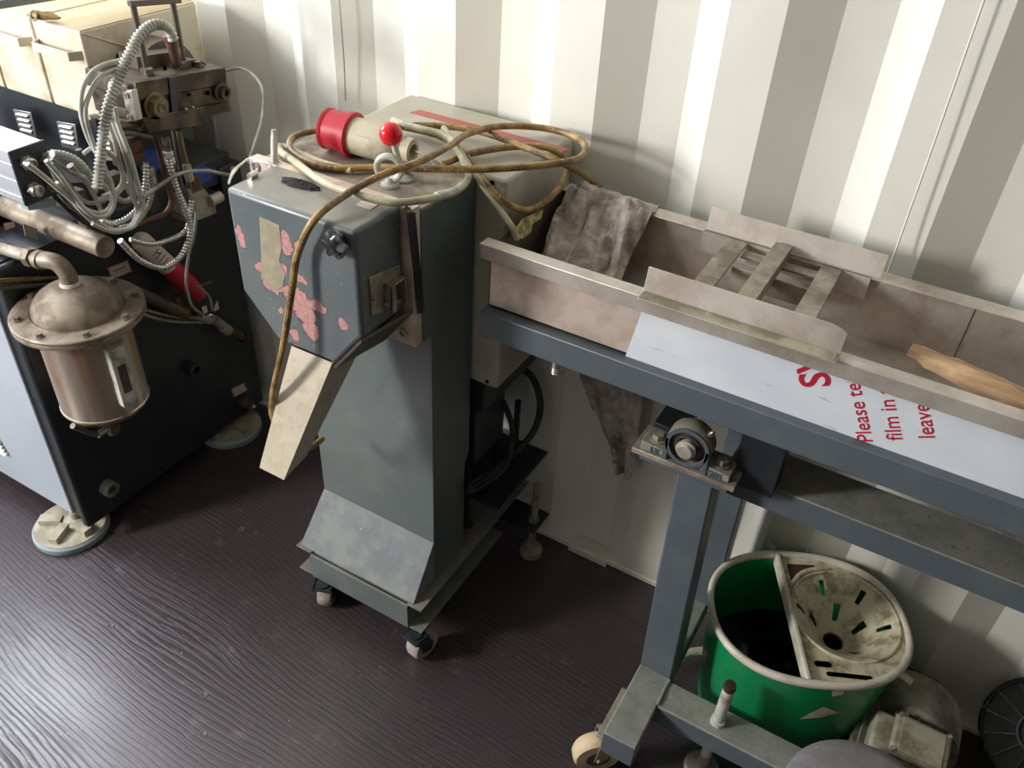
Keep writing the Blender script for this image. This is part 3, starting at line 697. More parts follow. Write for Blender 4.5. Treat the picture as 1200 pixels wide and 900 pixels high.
for (p1, p2, z), w_ in zip(bars, (.030, .026, .030)):
    a = oz(p1[0], p1[1], z); b = oz(p2[0], p2[1], z); x = (a.x + b.x) / 2
    flat((x, .992, z), (x, 1.222, z), w_, .004 if z < .955 else .022, 'guide_bar')
a = oz(870, 297, .944); b = oz(962, 322, .944)
flat((a.x, (a.y + b.y) / 2, .944), (b.x + .02, (a.y + b.y) / 2, .944), .022, .004, 'guide_bar')
flat((a.x, (a.y + b.y) / 2 - .05, .944), (b.x + .02, (a.y + b.y) / 2 - .05, .944), .004, .03, 'guide_bar')
flat((a.x, (a.y + b.y) / 2 + .03, .944), (b.x + .02, (a.y + b.y) / 2 + .03, .944), .004, .03, 'guide_bar')

# wood stick
W = thing('wooden_stake', 'rough split piece of raw wood lying in the right end of the trough', 'wood', (.15, 1.05, .9))
a = oz(1068, 408, .935); b = oz(1260, 500, .925)
m = MB(); R = []
d = (b - a).normalized(); s_ = d.cross(Vector((0, 0, 1))).normalized()
for k in range(16):
    t = k / 15; c = a.lerp(b, t); ww = .014 + .010 * t + .003 * noise.noise(Vector((t * 6, 1, 0))); hh = .007 + .006 * min(1, t * 3)
    R.append([c + s_ * x * ww + Vector((0, 0, z * hh)) + Vector((noise.noise(Vector((t * 9, x, z))) * .003,) * 3) for x, z in ((-1, -.6), (-.2, -1), (1, -.7), (.9, .5), (.1, 1), (-.9, .6))])
m.rings(R); m.build('stake', 'wood_raw', W, ang=20)

# ------------------------------------------------------------------ rag hanging over the back rim
RG = thing('dirty_rag', 'crumpled grey-brown stained rag draped over the back rim at the left end of the trough', 'cloth', (-.50, 1.2, .85))
def sheet(fn, nu, nv, name, par, th=.0015):
    m = MB(); vs = [fn(i / (nu - 1), j / (nv - 1)) for i in range(nu) for j in range(nv)]
    fs = [(i * nv + j, (i + 1) * nv + j, (i + 1) * nv + j + 1, i * nv + j + 1) for i in range(nu - 1) for j in range(nv - 1)]
    m.add(vs, fs); o = m.build(name, 'stained_rag', par, ang=60, recalc=False); md = o.modifiers.new('solid', 'SOLIDIFY'); md.thickness = th; return o
xl = -.560; xr = -.405
def rag1(u, v):   # u across x, v along: 0 = on the trough floor, 1 = over the rim behind
    prof = [(1.04, .845), (1.075, .850), (1.105, .868), (1.14, .893), (1.185, .930), (1.22, .958), (1.24, .9575), (1.259, .948), (1.266, .925), (1.268, .88)]
    s_ = v * (len(prof) - 1); k = min(int(s_), len(prof) - 2); f = s_ - k
    y = prof[k][0] * (1 - f) + prof[k + 1][0] * f; z = prof[k][1] * (1 - f) + prof[k + 1][1] * f
    wl = xl + .028 * (1 - v) * 0 + .004 * sin(v * 9); wr = xr - .010 * sin(v * 3.1)
    x = wl + (wr - wl) * u
    p = Vector((u * 3.1 + v, v * 3.6, .3))
    n1 = abs(noise.noise(p)) + .5 * abs(noise.noise(p * 2.1 + Vector((3, 1, 0)))) + .12 * abs(noise.noise(p * 4.3))
    n2 = noise.noise(Vector((u * 9 + 7, v * 5, 1.7)))
    amp = .034 * (1 - .75 * max(0, (v - .5) * 2)) if v < .95 else .006
    dz = (n1 - .3) * amp * 1.2 
    if v < .75: z = max(z + dz, .843)
    else: z = z + abs(dz) * .5
    return Vector((x + n2 * .012, y - n1 * .01 * (v < .7), z))
sheet(rag1, 70, 90, 'draped_cloth', RG)
def rag2(u, v):
    L = [(672, 423), (681, 448), (692, 478), (708, 512), (720, 552)]; Rr = [(757, 438), (754, 468), (750, 500), (745, 530), (738, 560)]
    s_ = v * 4; k = min(int(s_), 3); f = s_ - k
    a = oy(L[k][0] * (1 - f) + L[k + 1][0] * f, L[k][1] * (1 - f) + L[k + 1][1] * f, 1.268); b = oy(Rr[k][0] * (1 - f) + Rr[k + 1][0] * f, Rr[k][1] * (1 - f) + Rr[k + 1][1] * f, 1.268)
    p = a.lerp(b, u); p.y += .010 * sin(u * 11 + v * 2) * (.4 + v * .6) + .006 * noise.noise(Vector((u * 7, v * 9, 0)))
    if v < .02: p.z += .12
    return p
sheet(rag2, 40, 60, 'hanging_end', RG)

# thin white cord hanging on the wall
C_ = [oy(1160, -20, 1.300), oy(1132, 60, 1.300), oy(1090, 180, 1.298), oy(1062, 258, 1.296), oy(1040, 320, 1.292), Vector((oy(1040, 320, 1.292).x - .004, 1.29, .86))]
tag(cable(C_, .0016, .02, 6).build('wall_cord', 'cord_white'), 'thin white cord hanging down the wall behind the right part of the trough', 'cord')
C_ = [oy(396, -20, 1.31), oy(400, 30, 1.31), oy(403, 70, 1.312), oy(405, 118, 1.312)]
tag(cable(C_, .0011, .02, 6).build('wall_cord', 'grey_cable'), 'short fine grey line on the wall above the switch cabinet', 'cord')

# ================================================================== MOP BUCKET
BK = thing('mop_bucket', 'green oval mop bucket with dirty white rim and wringer insert standing under the trough', 'bucket', (.03, 1.14, 0))
bx, by, bz = .028, 1.154, .300; yaw = radians(27); hl, hw = .181, .150
U = Vector((cos(yaw), sin(yaw), 0)); V = Vector((-sin(yaw), cos(yaw), 0)); BC = Vector((bx, by, 0))
def oval(sl, sw, z, n=64, e=2.35):
    out = []
    for i in range(n):
        a = 2 * pi * i / n; c, s_ = cos(a), sin(a)
        out.append(BC + U * (hl * sl * math.copysign(abs(c) ** (2 / e), c)) + V * (hw * sw * math.copysign(abs(s_) ** (2 / e), s_)) + Vector((0, 0, z)))
    return out
m = MB().rings([oval(.78, .74, .004), oval(.80, .77, .0), oval(.82, .79, .012), oval(.90, .88, .15), oval(.965, .955, bz - .004), oval(.945, .93, bz - .004), oval(.875, .85, .15), oval(.79, .75, .010)]); m.build('bucket_body', 'green_plastic', BK, ang=45)
R = []
for k in range(10):
    a = 2 * pi * k / 10; R.append(oval(.975 + .032 * cos(a), .965 + .045 * cos(a), bz + .008 * sin(a) * (1.4 if sin(a) < 0 else .8)))
m = MB().rings(R, cap=False, closed=True); m.build('bucket_rim', 'rim_plastic', BK, ang=60)
m = MB().rings([oval(.868, .842, .150), oval(.868, .842, .151)]); m.build('dark_water', 'water_dark', BK)
# wringer: deck with cone, right half of the oval; slots cut through as real openings
import bmesh
def wringer():
    bm = bmesh.new()
    cx, cy, rr = .070, .008, .098      # cone centre in U,V and top radius
    # polar grid around the cone centre, from hole to the deck border
    NA = 96
    def border(a):
        # distance from cone centre along angle a to the D shaped deck border
        best = .3; t = .0
        while t < .32:
            x = cx + cos(a) * t; y = cy + sin(a) * t
            if x < -.030 or (abs(x) / (hl * .955)) ** 2.35 + (abs(y) / (hw * .945)) ** 2.35 > 1: return t
            t += .0008
        return t
    deck = bz - .006
    rad = [(.021, -.080), (.0215, -.076), (.029, -.073), (.037, -.062), (.047, -.048), (.057, -.036), (.066, -.025), (.076, -.014), (.086, -.006), (.095, -.0015)]
    rows = []
    for (r, z) in rad: rows.append([(cx + cos(2 * pi * i / NA) * r, cy + sin(2 * pi * i / NA) * r * 1.05, deck + z) for i in range(NA)])
    bd = [border(2 * pi * i / NA) for i in range(NA)]
    for f in (.15, .35, .55, .75, .93, 1.0):
        row = []
        for i in range(NA):
            a = 2 * pi * i / NA; r0 = .098; r = r0 + max(bd[i] - r0, .001) * f
            row.append((cx + cos(a) * r, cy + sin(a) * r, deck + (.003 if f == 1.0 else 0)))
        rows.append(row)
    P = [[bm.verts.new(BC + U * x + V * y + Vector((0, 0, z))) for x, y, z in row] for row in rows]
    def is_open(k, i):
        # radial slots in the cone and slots in the deck
        a = (i + .5) * 360 / NA
        if 3 <= k <= 4: return any(abs((a - s_ + 180) % 360 - 180) < 7.5 for s_ in (14, 80, 150, 292))
        if 6 <= k <= 7: return any(abs((a - s_ + 180) % 360 - 180) < 4.5 for s_ in (352, 48, 104, 165))
        return False
    for k in range(len(P) - 1):
        for i in range(NA):
            if is_open(k, i): continue
            bm.faces.new((P[k][i], P[k][(i + 1) % NA], P[k + 1][(i + 1) % NA], P[k + 1][i]))
    me = bpy.data.meshes.new('wringer_insert'); bm.to_mesh(me); bm.free()
    me.materials.append(MATS['wringer_plastic']); me.shade_smooth(); me.set_sharp_from_angle(angle=radians(40))
    o = bpy.data.objects.new('wringer_insert', me); COL.objects.link(o); o.parent = BK; o.location = -BK.location
    md = o.modifiers.new('s', 'SOLIDIFY'); md.thickness = .003; md.offset = -1
    return o
WR = wringer()
def L2W(x, y, z): return BC + U * x + V * y + Vector((0, 0, z))
# divider rib
m = MB().prism([L2W(-.034, -hw * .93, bz - .02), L2W(-.026, -hw * .93, bz - .02), L2W(-.026, hw * .93, bz - .02), L2W(-.034, hw * .93, bz - .02)], (0, 0, .027)); m.build('divider', 'rim_plastic', BK, bevel=.002)
def slot(x, y, ang, l, wd, z):
    c = L2W(x, y, z); d = U * cos(ang) + V * sin(ang); s_ = -U * sin(ang) + V * cos(ang); pp = []
    for k in range(9): a = -pi / 2 + pi * k / 8; pp.append(c + d * (l / 2 + wd / 2 * cos(a)) + s_ * wd / 2 * sin(a))
    for k in range(9): a = pi / 2 + pi * k / 8; pp.append(c + d * (-l / 2 + wd / 2 * cos(a)) + s_ * wd / 2 * sin(a))
    MB().prism(pp, (0, 0, .0008)).build('drain_slot', 'black_hole', WR)
slot(.045, -.122, radians(-2), .070, .009, bz - .0028); slot(.004, -.102, radians(-2), .018, .012, bz - .0028)
# corner pocket with curved rib
m = MB().prism([L2W(-.014, .078, bz - .0028), L2W(-.014, .122, bz - .0028), L2W(.040, .124, bz - .0028), L2W(.042, .116, bz - .0028), L2W(.018, .108, bz - .0028), L2W(.0, .090, bz - .0028)], (0, 0, .0006)); m.build('corner_pocket', 'rust_red', WR)
cable([L2W(-.020, .066, bz - .003), L2W(-.008, .080, bz - .001), L2W(.010, .100, bz - .001), L2W(.036, .112, bz - .001), L2W(.062, .116, bz - .002)], .0045, .004, 8).build('curved_rib', 'wringer_plastic', WR)
m = MB().tube([BC + Vector((0, 0, bz - .002)) + U * .070 + U * .097 * cos(a) + V * .101 * sin(a) + V * .008 for a in [2 * pi * k / 60 for k in range(60)]], .0028, 8, closed=True); m.build('cone_lip', 'wringer_plastic', WR)
# handle ends
for (px, py, qx, qy) in ((899, 632, 907, 645), (1046, 783, 1068, 799)):
    m = MB().cyl(oz(px, py, .285), oz(qx, qy, .275), .006, n=10); m.build('handle_end', 'rim_plastic', BK)
# diamond mark and little embossed tag on the front
cc = oy(960, 833, by - .118)
def bsurf(px, py):
    for i in range(600):
        yy = .93 + .0006 * i; p = oy(px, py, yy); z = max(0, min(bz, p.z)); f = z / bz
        s_ = .82 + (.965 - .82) * f; sw = .79 + (.955 - .79) * f
        q = p - BC; x = q.dot(U) / (hl * s_); y = q.dot(V) / (hw * sw)
        if abs(x) ** 2.35 + abs(y) ** 2.35 <= 1.0: return p + (_C - p).normalized() * .006
    return p
def bpatch(corners, name, mat):
    m = MB(); N = 8; vs = []
    for i in range(N + 1):
        for j in range(N + 1):
            u, v = i / N, j / N; a, b, c, d = corners
            vs.append(bsurf(*[(a[k] * (1 - u) + b[k] * u) * (1 - v) + (d[k] * (1 - u) + c[k] * u) * v for k in (0, 1)]))
    m.add(vs, [(i * (N + 1) + j, (i + 1) * (N + 1) + j, (i + 1) * (N + 1) + j + 1, i * (N + 1) + j + 1) for i in range(N) for j in range(N)])
    m.build(name, mat, BK)
bpatch(((936, 843), (965, 828), (984, 835), (962, 841)), 'diamond_label', 'rim_plastic')
bpatch(((975, 810), (989, 807), (989, 814), (975, 816)), 'embossed_tag', 'label_white')
# cream bent tube behind bucket
a = [oz(798, 770, .03), oz(812, 764, .03), oz(838, 762, .03)]
tag(cable(a, .009, .01, 10).build('cream_pipe', 'rim_plastic'), 'short cream plastic pipe on the floor behind the green bucket', 'pipe')

# ================================================================== MOTOR, DRUM, REEL
MO = thing('electric_motor', 'dusty olive-grey electric motor with pale terminal box right of the green bucket', 'motor', (.247, 1.2, 0))
mc = Vector((.254, 0, .108))
m = MB().lathe([(.040, 1.252), (.070, 1.246), (.090, 1.228), (.097, 1.205), (.097, 1.14), (.090, 1.138)], mc, (0, 1, 0), 40); m.build('fan_cowl', 'motor_paint', MO, ang=60)
m = MB().cyl(mc + Vector((0, 1.02, 0)), mc + Vector((0, 1.15, 0)), .070, n=32)
for k in range(26):
    a = 2 * pi * k / 26; m.obox(mc + Vector((.075 * cos(a), 1.095, .075 * sin(a))), (cos(a), 0, sin(a)), (0, 1, 0), (-sin(a), 0, cos(a)), .007, .074, .0015)
m.build('finned_body', 'motor_paint', MO)
m = MB().box(mc.x - .050, mc.x + .05, 1.04, 1.10, .0, .012); m.box(mc.x - .045, mc.x - .03, 1.05, 1.09, .01, .06); m.box(mc.x + .03, mc.x + .045, 1.05, 1.09, .01, .06); m.build('foot', 'motor_paint', MO)
m = MB().box(mc.x - .060, mc.x + .062, 1.035, 1.118, .150, .190); m.build('terminal_box', 'motor_box', MO, bevel=.006)
m = MB().box(mc.x - .030, mc.x + .064, 1.032, 1.120, .190, .204); cv = m.build('terminal_cover', 'motor_box', MO, bevel=.006)
m = MB().box(mc.x - .018, mc.x + .054, 1.040, 1.112, .204, .2065); m.build('cover_plate', 'motor_box', MO, bevel=.003)
for dx, y in ((-.024, 1.114), (-.024, 1.038), (.058, 1.114), (.058, 1.038)):
    m = MB().lathe([(.0045, 0), (.0045, .003), (.003, .004), (.0001, .002)], (mc.x + dx, y, .2042), (0, 0, 1), 12); m.build('screw', 'steel_clean', MO)
D = thing('dusty_drum', 'round drum with a dusty grey lid in front of the motor at the bottom edge', 'drum', (.175, .845, 0))
dc = oz(1016, 950, .240)
m = MB().lathe([(.116, 0), (.122, .02), (.124, .2), (.130, .205), (.130, .222), (.124, .230), (.105, .234), (.04, .239), (.0001, .240)], (dc.x, dc.y, 0), (0, 0, 1), 48); m.build('drum_body', 'dust_grey', D, ang=50)
# black reel, leaning against the wall
RE = thing('black_spool', 'black plastic spool with spoked flange leaning near the wall at the right edge', 'spool', (.45, 1.24, 0))
rc = oz(1220, 862, .135); rn = (_C - rc); rn = Vector((-.35, -.62, .70)).normalized()
ru = rn.cross(Vector((0, 0, 1))).normalized(); rv = ru.cross(rn).normalized()
RR = .103
m = MB().lathe([(RR - .008, 0), (RR, 0), (RR, .006), (RR - .004, .008), (RR - .008, .006)], rc, rn, 56, cap=False); m.build('flange_rim', 'knob_black', RE)
m = MB().lathe([(RR - .007, -.001), (RR - .007, .001), (.0001, .001)], rc - rn * .003, rn, 56); m.build('flange_disc', 'black_rubber', RE)
m = MB().lathe([(.040, -.001), (.040, .005), (.036, .005), (.036, -.001)], rc, rn, 40, cap=False); m.lathe([(.026, -.001), (.026, .008), (.018, .008), (.018, -.001)], rc, rn, 30, cap=False); m.build('hub_ring', 'dark_plastic', RE)
for k in range(14):
    a = 2 * pi * k / 14 + .1; d = ru * cos(a) + rv * sin(a); s_ = rn.cross(d)
    MB().obox(rc + d * (RR * .64) + rn * .001, d, s_, rn, RR * .31, .0012, .003).build('spoke', 'knob_black', RE)
m = MB().lathe([(.045, -.07), (.045, -.002)], rc, rn, 30); m.lathe([(RR, -.078), (RR, -.070)], rc, rn, 40); m.build('spool_core', 'dark_plastic', RE)
m = MB().cyl(rc - rn * .02, rc + rn * .012 + ru * .002, .004, n=8); m.build('wooden_pin', 'wood_raw', RE)

# ================================================================== EXTRUDER (left)
EX = thing('extruder', 'dark grey extruder with cream barrel covers, tangled hoses and steel filter vessel', 'machine', (-1.9, 1.0, 0))
SXF = -1.460
def fx(pp, X, t, name, mat, par=None, bev=.0008, **k): return MB().prism([ox(a, b, X) for a, b in pp], (-t, 0, 0)).build(name, mat, par or EX, bevel=bev, **k)
# cabinet: frame, recessed door panel on the front, dark side
m = MB().box(-2.44, SXF, .79, 1.285, .058, .735); m.build('cabinet_body', 'dark_paint', EX, bevel=.003)
m = MB().box(SXF - .022, SXF + .001, .716, .80, .055, .735); m.build('corner_post', 'dark_paint', EX, bevel=.009)
m = MB().box(SXF - .060, SXF - .022, .728, .80, .062, .735); m.build('corner_rebate', 'dark_plastic', EX, bevel=.002)
m = MB().box(-2.44, SXF - .058, .722, .79, .066, .70); dr = m.build('door', 'panel_paint', EX, bevel=.003)
# louvre vent on the door
for k in range(7):
    p = oy(-4 + k * 2.6, 507 + k * 4.2, .722)
    MB().prism([(p.x - .10, .7225, p.z + .006), (p.x - .10, .712, p.z - .003), (p.x - .10, .7225, p.z - .003)], (.095, 0, 0)).build('louvre', 'steel_clean', dr)
m = MB().box(-2.44, SXF, .79, 1.285, .735, .742); m.build('cabinet_top', 'dark_paint', EX, bevel=.001)
# bed above the cabinet, set back
m = MB().box(-2.44, -1.50, 1.02, 1.22, .742, .93); m.build('bed', 'dark_plastic', EX, bevel=.003)
m = MB().box(-2.44, -1.60, .80, .86, .742, .80); m.build('bed_rail', 'dark_paint', EX, bevel=.003)
# feet
for (px, py, yy) in ((77, 614, .722), (283, 505, 1.19)):
    c = oz(px, py, .022); c = Vector((-1.545, yy, 0)) if px < 100 else Vector((-1.50, yy, 0))
    m = MB().lathe([(.082, 0), (.084, .004), (.084, .016), (.080, .021), (.0001, .0215)], c, (0, 0, 1), 44); m.build('foot_pad', 'pad_blue', EX)
    m = MB().lathe([(.079, .0212), (.079, .0228), (.0001, .0228)], c, (0, 0, 1), 40, cap=False); m.build('pad_top', 'pad_top', EX)
    m = MB().lathe([(.030, .0228), (.030, .034), (.018, .040), (.012, .042), (.012, .06)], c + Vector((.012, .012, 0)), (0, 0, 1), 24); m.build('stud_seat', 'pad_top', EX)
    for a in (-1.2, .0, -2.6):
        d = Vector((cos(a), sin(a), 0)); s_ = Vector((-sin(a), cos(a), 0))
        m = MB().obox(c + d * .042 + Vector((0, 0, .031)), d, s_, (0, 0, 1), .026, .011, .008); m.build('clamp_lug', 'pad_top', EX, bevel=.001)
# barrel covers
CY0, CY1, CZ0, CZ1 = .992, 1.262, .80, 1.098
tr = ox(94, 41, -1.42); 
def cover(xa, xb, slot=False):
    m = MB(); m.prism([(xa, CY0, CZ1), (xa, CY1, CZ1), (xa, CY1, .93), (xa, CY0 + .0, oy(121, 141, CY0).z)], (xb - xa, 0, 0)); c = m.build('barrel_cover', 'cream_paint', EX, bevel=.003)
    m = MB().box(xa + .002, xb - .002, CY0 + .003, CY1 - .003, CZ1, CZ1 + .0012); m.build('cover_top', 'cream_top', c)
    hx0, hx1, hz = xa + .004, xb - .006, CZ1 - .050
    m = MB().prism([(hx0, CY0, hz), (hx0 + .012, CY0 - .022, hz), (hx1 - .012, CY0 - .022, hz), (hx1, CY0, hz), (hx1 - .003, CY0, hz), (hx1 - .013, CY0 - .019, hz), (hx0 + .013, CY0 - .019, hz), (hx0 + .003, CY0, hz)], (0, 0, .016)); m.build('handle', 'cream_paint', c, bevel=.0005)
    return c
pa = oy(94, 41, CY0); pb = oy(38, 29, CY0)
XR = pa.x
c0 = cover(pb.x, XR); c1_ = cover(pb.x - .012 - (XR - pb.x), pb.x - .006); c2_ = cover(pb.x - .03 - 2 * (XR - pb.x) - .1, pb.x - .018 - (XR - pb.x))
# dark slot in the end face, folded creases
m = MB().prism([ox(a, b, XR + .0006) for a, b in ((136, 68), (137, 62), (197, 49), (197, 55))], (.001, 0, 0)); m.build('slot', 'black_hole', c0)
m = MB().tube([(XR + .0004, CY0 + .004, CZ1 - .003), (XR + .0012, CY0 + .10, CZ1 - .05)], .0012, 6); m.build('crease', 'cream_paint', c0)
# rear guard and grey plate above at the far left
m = MB().box(-2.44, XR - .18, 1.262, 1.290, 1.02, 1.135); m.build('rear_guard', 'cream_top', EX, bevel=.002)
a = oz(0, 9, 1.22); b = oz(82, -2, 1.22)
m = MB().prism([oz(-60, 17, 1.20), oz(0, 11, 1.20), oz(70, 0, 1.20), oz(90, -30, 1.20), oz(-60, -30, 1.20)], (0, 0, .012)); m.build('hopper_plate', 'silver_sheet', EX, bevel=.001)
m = MB().box(-2.40, -1.95, 1.12, 1.24, 1.1, 1.2); m.build('hopper_throat', 'dark_plastic', EX, bevel=.002)
# silver slotted terminal plates below the covers
for pp in (((15, 128), (36, 132), (44, 163), (24, 158)), ((66, 142), (88, 146), (93, 177), (72, 172)), ((117, 155), (140, 158), (148, 190), (124, 188))):
    o_ = MB().prism([oy(a, b, 1.000) for a, b in pp], (0, .003, 0)).build('vent_plate', 'steel_clean', EX, bevel=.0006)
    q = [oy(a, b, .999) for a, b in pp]
    for k in range(4):
        t = .18 + .2 * k; a = q[0].lerp(q[3], t).lerp(q[1].lerp(q[2], t), .15); b = q[0].lerp(q[3], t).lerp(q[1].lerp(q[2], t), .8)
        MB().tube([a, b], .0035, 6).build('louvre', 'steel_clean', o_)
# barrel
m = MB().cyl((-2.0, 1.12, .99), (-1.32, 1.12, .99), .052, n=28); m.lathe([(.075, 0), (.075, .05)], (-1.44, 1.12, .99), (1, 0, 0), 28); m.build('barrel', 'steel_dark', EX)

# round steel bar
re = oy(126, 290, .88); rs = oy(0, 238, .88); bc_ = Vector((re.x, .88, re.z)); zb = (re.z + rs.z) / 2
m = MB().lathe([(.0195, 0), (.0205, .0015), (.0205, .62)], (re.x, .845, oy(126, 290, .845).z), (-1, .0, 0), 32)
rb = oy(124, 290, .845)
m = MB().lathe([(.019, 0), (.0205, .0015), (.0205, .7)], rb, (-1, 0, 0), 36); m.build('round_bar', 'vessel_dusty', EX)
# aluminium junction duct with glands
AX = -1.335; AY = .775
ec = [ox(a, b, AX) for a, b in ((13, 173), (58, 169), (66, 231), (28, 238))]
y0 = (ec[0].y + ec[3].y) / 2 ; y1 = (ec[1].y + ec[2].y) / 2; z1 = (ec[0].z + ec[1].z) / 2; z0 = (ec[2].z + ec[3].z) / 2
m = MB().box(AX - .55, AX - .006, y0, y1, z0, z1); 
for k in range(3): m.box(AX - .55, AX - .006, y0 - .0008, y0, z0 + .010 + k * (z1 - z0) / 3.2, z0 + .012 + k * (z1 - z0) / 3.2)
m.build('junction_duct', 'alu', EX, bevel=.001)
m = MB().box(AX - .006, AX, y0 - .002, y1 + .002, z0 - .002, z1 + .002); epl = m.build('end_plate', 'dark_plastic', EX, bevel=.0015)
GL = [(30, 190), (54, 185), (38, 221), (61, 216)]
for g in GL:
    p = ox(g[0], g[1], AX); m = MB().prism(hexpts(p, Vector((0, 1, 0)), Vector((0, 0, 1)), .0125), (.006, 0, 0))
    m.lathe([(.0105, .006), (.0105, .016), (.0075, .018), (.0065, .012), (.0001, .012)], p, (1, 0, 0), 20, cap=False); m.build('cable_gland', 'steel_clean', epl)
fx(((30, 236), (66, 232), (66, 242), (34, 247)), AX - .01, .02, 'bracket', 'pad_blue')
fx(((27, 262), (44, 268), (46, 282), (30, 277)), SXF + .003, .002, 'small_plate', 'steel_dirty')

# die head
DX = -1.285
fx(((159, 97), (264, 79), (266, 98), (161, 118)), DX, .13, 'die_top_plate', 'die_steel', bev=.001)
fx(((160, 118), (266, 98), (269, 122), (166, 146)), DX - .004, .12, 'die_body', 'die_steel', bev=.001)
fx(((167, 138), (269, 120), (271, 130), (236, 139), (236, 147), (174, 156)), DX + .004, .12, 'die_lower_plate', 'die_steel', bev=.001)
fx(((198, 91), (206, 90), (209, 132), (202, 134)), DX + .003, .004, 'die_band', 'dark_plastic')
for (nx, ny, r, h) in ((181, 124, .0185, .018),):
    p = ox(nx, ny, DX); m = MB().prism(hexpts(p, Vector((0, 1, 0)), Vector((0, 0, 1)), r, 6, .3), (h, 0, 0)); m.lathe([(.024, 0), (.024, .004)], p, (1, 0, 0), 24); m.lathe([(.008, h), (.008, h + .002), (.0001, h - .002)], p, (1, 0, 0), 16, cap=False); m.build('hex_plug', 'brass', EX, bevel=.0008)
p = ox(258, 107, DX); m = MB().lathe([(.0165, -.002), (.0165, .004), (.012, .006), (.012, .016), (.0065, .016), (.0065, .010), (.0001, .010)], p, (1, 0, 0), 24, cap=False); m.build('socket_bolt', 'die_steel', EX)
for (nx, ny, r) in ((243, 109, .0045), (221, 111, .003), (193, 80, .004)):
    m = MB().cyl(ox(nx, ny, DX), ox(nx, ny, DX) + Vector((.0012, 0, 0)), r, n=12); m.build('hole', 'black_hole', EX)
for (nx, ny) in ((218, 128), (226, 126)):
    m = MB().ball(ox(nx, ny, DX + .004), .0028, 8); m.build('pin', 'steel_clean', EX)
# side flange of the die with two screws
fl = MB().prism([oy(a, b, ox(160, 118, DX).y - .012) for a, b in ((143, 107), (154, 106), (161, 141), (151, 143))], (0, .012, 0)).build('side_flange', 'steel_clean', EX, bevel=.0008)
for (nx, ny) in ((149, 112), (153, 137)):
    socket_screw(oy(nx, ny, ox(160, 118, DX).y - .012), (0, -1, 0), .005, fl)
for k, (a, b) in enumerate((((128, 100), (146, 104)), ((130, 128), (150, 133)), ((132, 142), (152, 146)))):
    m = MB().cyl(ox(a[0], a[1], DX - .03), ox(b[0], b[1], DX - .02), .007, n=12); m.build('tie_rod', 'steel', EX)
# upper block and posts
fx(((160, 67), (219, 58), (222, 79), (164, 88)), DX - .07, .05, 'upper_block', 'steel_dark')
fx(((150, 70), (200, 62), (202, 70), (152, 80)), DX - .12, .02, 'clamp_plate', 'steel_dirty')
tq = [(156, 3, 173, 88), (204, 0, 216, 78)]
for a0, b0, a1, b1 in tq:
    p = ox(a1, b1, DX - .05); q = ox(a0, b0, DX - .05); q.y = p.y
    MB().cyl(p, (p.x, p.y, q.z), .0055, n=12).build('guide_post', 'steel_dark', EX)
    MB().cyl((p.x, p.y, p.z - .002), (p.x, p.y, p.z + .012), .011, n=14).build('post_collar', 'steel_dark', EX)
pa_ = ox(155, 4, DX - .05); pb_ = ox(207, 0, DX - .05)
MB().obox((pa_ + pb_) / 2, pb_ - pa_, (1, 0, 0), (0, 0, 1), (pb_ - pa_).length / 2 + .006, .006, .005).build('cross_bar', 'steel_dark', EX, bevel=.001)
for (px, py) in ((175, 87), (232, 78)):
    p = ox(px, py, DX - .03); bolt('bolt', p, (0, 0, 1), .008, .010, 'steel_dark', EX)
# copper fitting with the big corrugated hose
p = ox(210, 85, DX - .045); q = ox(201, 50, DX - .045)
m = MB().lathe([(.009, 0), (.009, .045), (.011, .046), (.011, .058), (.0125, .059), (.0125, .068), (.010, .069)], p, q - p, 18); m.build('copper_fitting', 'copper', EX)
HXs = DX - .035
def H(lst, X, r, mat, kind='hose', name=None, dx=None):
    if kind == 'hose': r *= 1.08
    P = [ox(a, b, X + (dx[i] if dx else 0)) for i, (a, b) in enumerate(lst)]
    if kind == 'hose': return hose(P, r).build(name or 'corrugated_hose', mat, EX, ang=80)
    return cable(P, r, .008, 8).build(name or 'cable', mat, EX, ang=80)
H([(203, 46), (198, 35), (188, 29), (176, 31), (162, 44), (149, 69), (138, 94), (127, 124), (121, 157), (117, 193), (114, 221)], DX + .03, .0078, 'white_grey_cable')
# grey cables looping from the sheath to the glands
H([(150, 70), (128, 74), (110, 83), (97, 103), (95, 132), (105, 165), (121, 193), (132, 222), (129, 243), (117, 250), (98, 244), (73, 225), (49, 205), (32, 192)], DX + .015, .0042, 'white_grey_cable', 'c')
H([(140, 80), (118, 90), (105, 110), (100, 134), (109, 168), (124, 205), (134, 232), (128, 250), (112, 254), (94, 240), (73, 210), (54, 188)], DX + .02, .0040, 'white_grey_cable', 'c')
H([(128, 125), (132, 142), (142, 168), (150, 195), (155, 225), (161, 248), (152, 266), (134, 272), (112, 262), (94, 246), (80, 228), (66, 214)], DX + .01, .0040, 'white_grey_cable', 'c')
H([(131, 125), (136, 143), (147, 172), (157, 203), (165, 236), (160, 258), (145, 269), (124, 266), (104, 250), (84, 225)], DX + .015, .0038, 'white_grey_cable', 'c')
H([(134, 126), (140, 150), (152, 180), (161, 212), (168, 240), (158, 264), (142, 270), (126, 270), (108, 262)], DX + .02, .0038, 'white_grey_cable', 'c')
H([(104, 138), (112, 136), (126, 144), (134, 165), (140, 190), (146, 212), (140, 224), (128, 232), (112, 234)], DX, .0042, 'white_grey_cable', 'c')
H([(98, 180), (110, 172), (122, 176), (136, 188), (144, 208), (138, 222), (120, 230)], DX, .0036, 'white_grey_cable', 'c')
H([(60, 186), (80, 200), (98, 210), (112, 232), (118, 246)], DX, .0038, 'grey_cable', 'c')
H([(62, 190), (78, 212), (90, 228), (104, 238), (122, 236)], DX - .01, .0036, 'grey_cable', 'c')
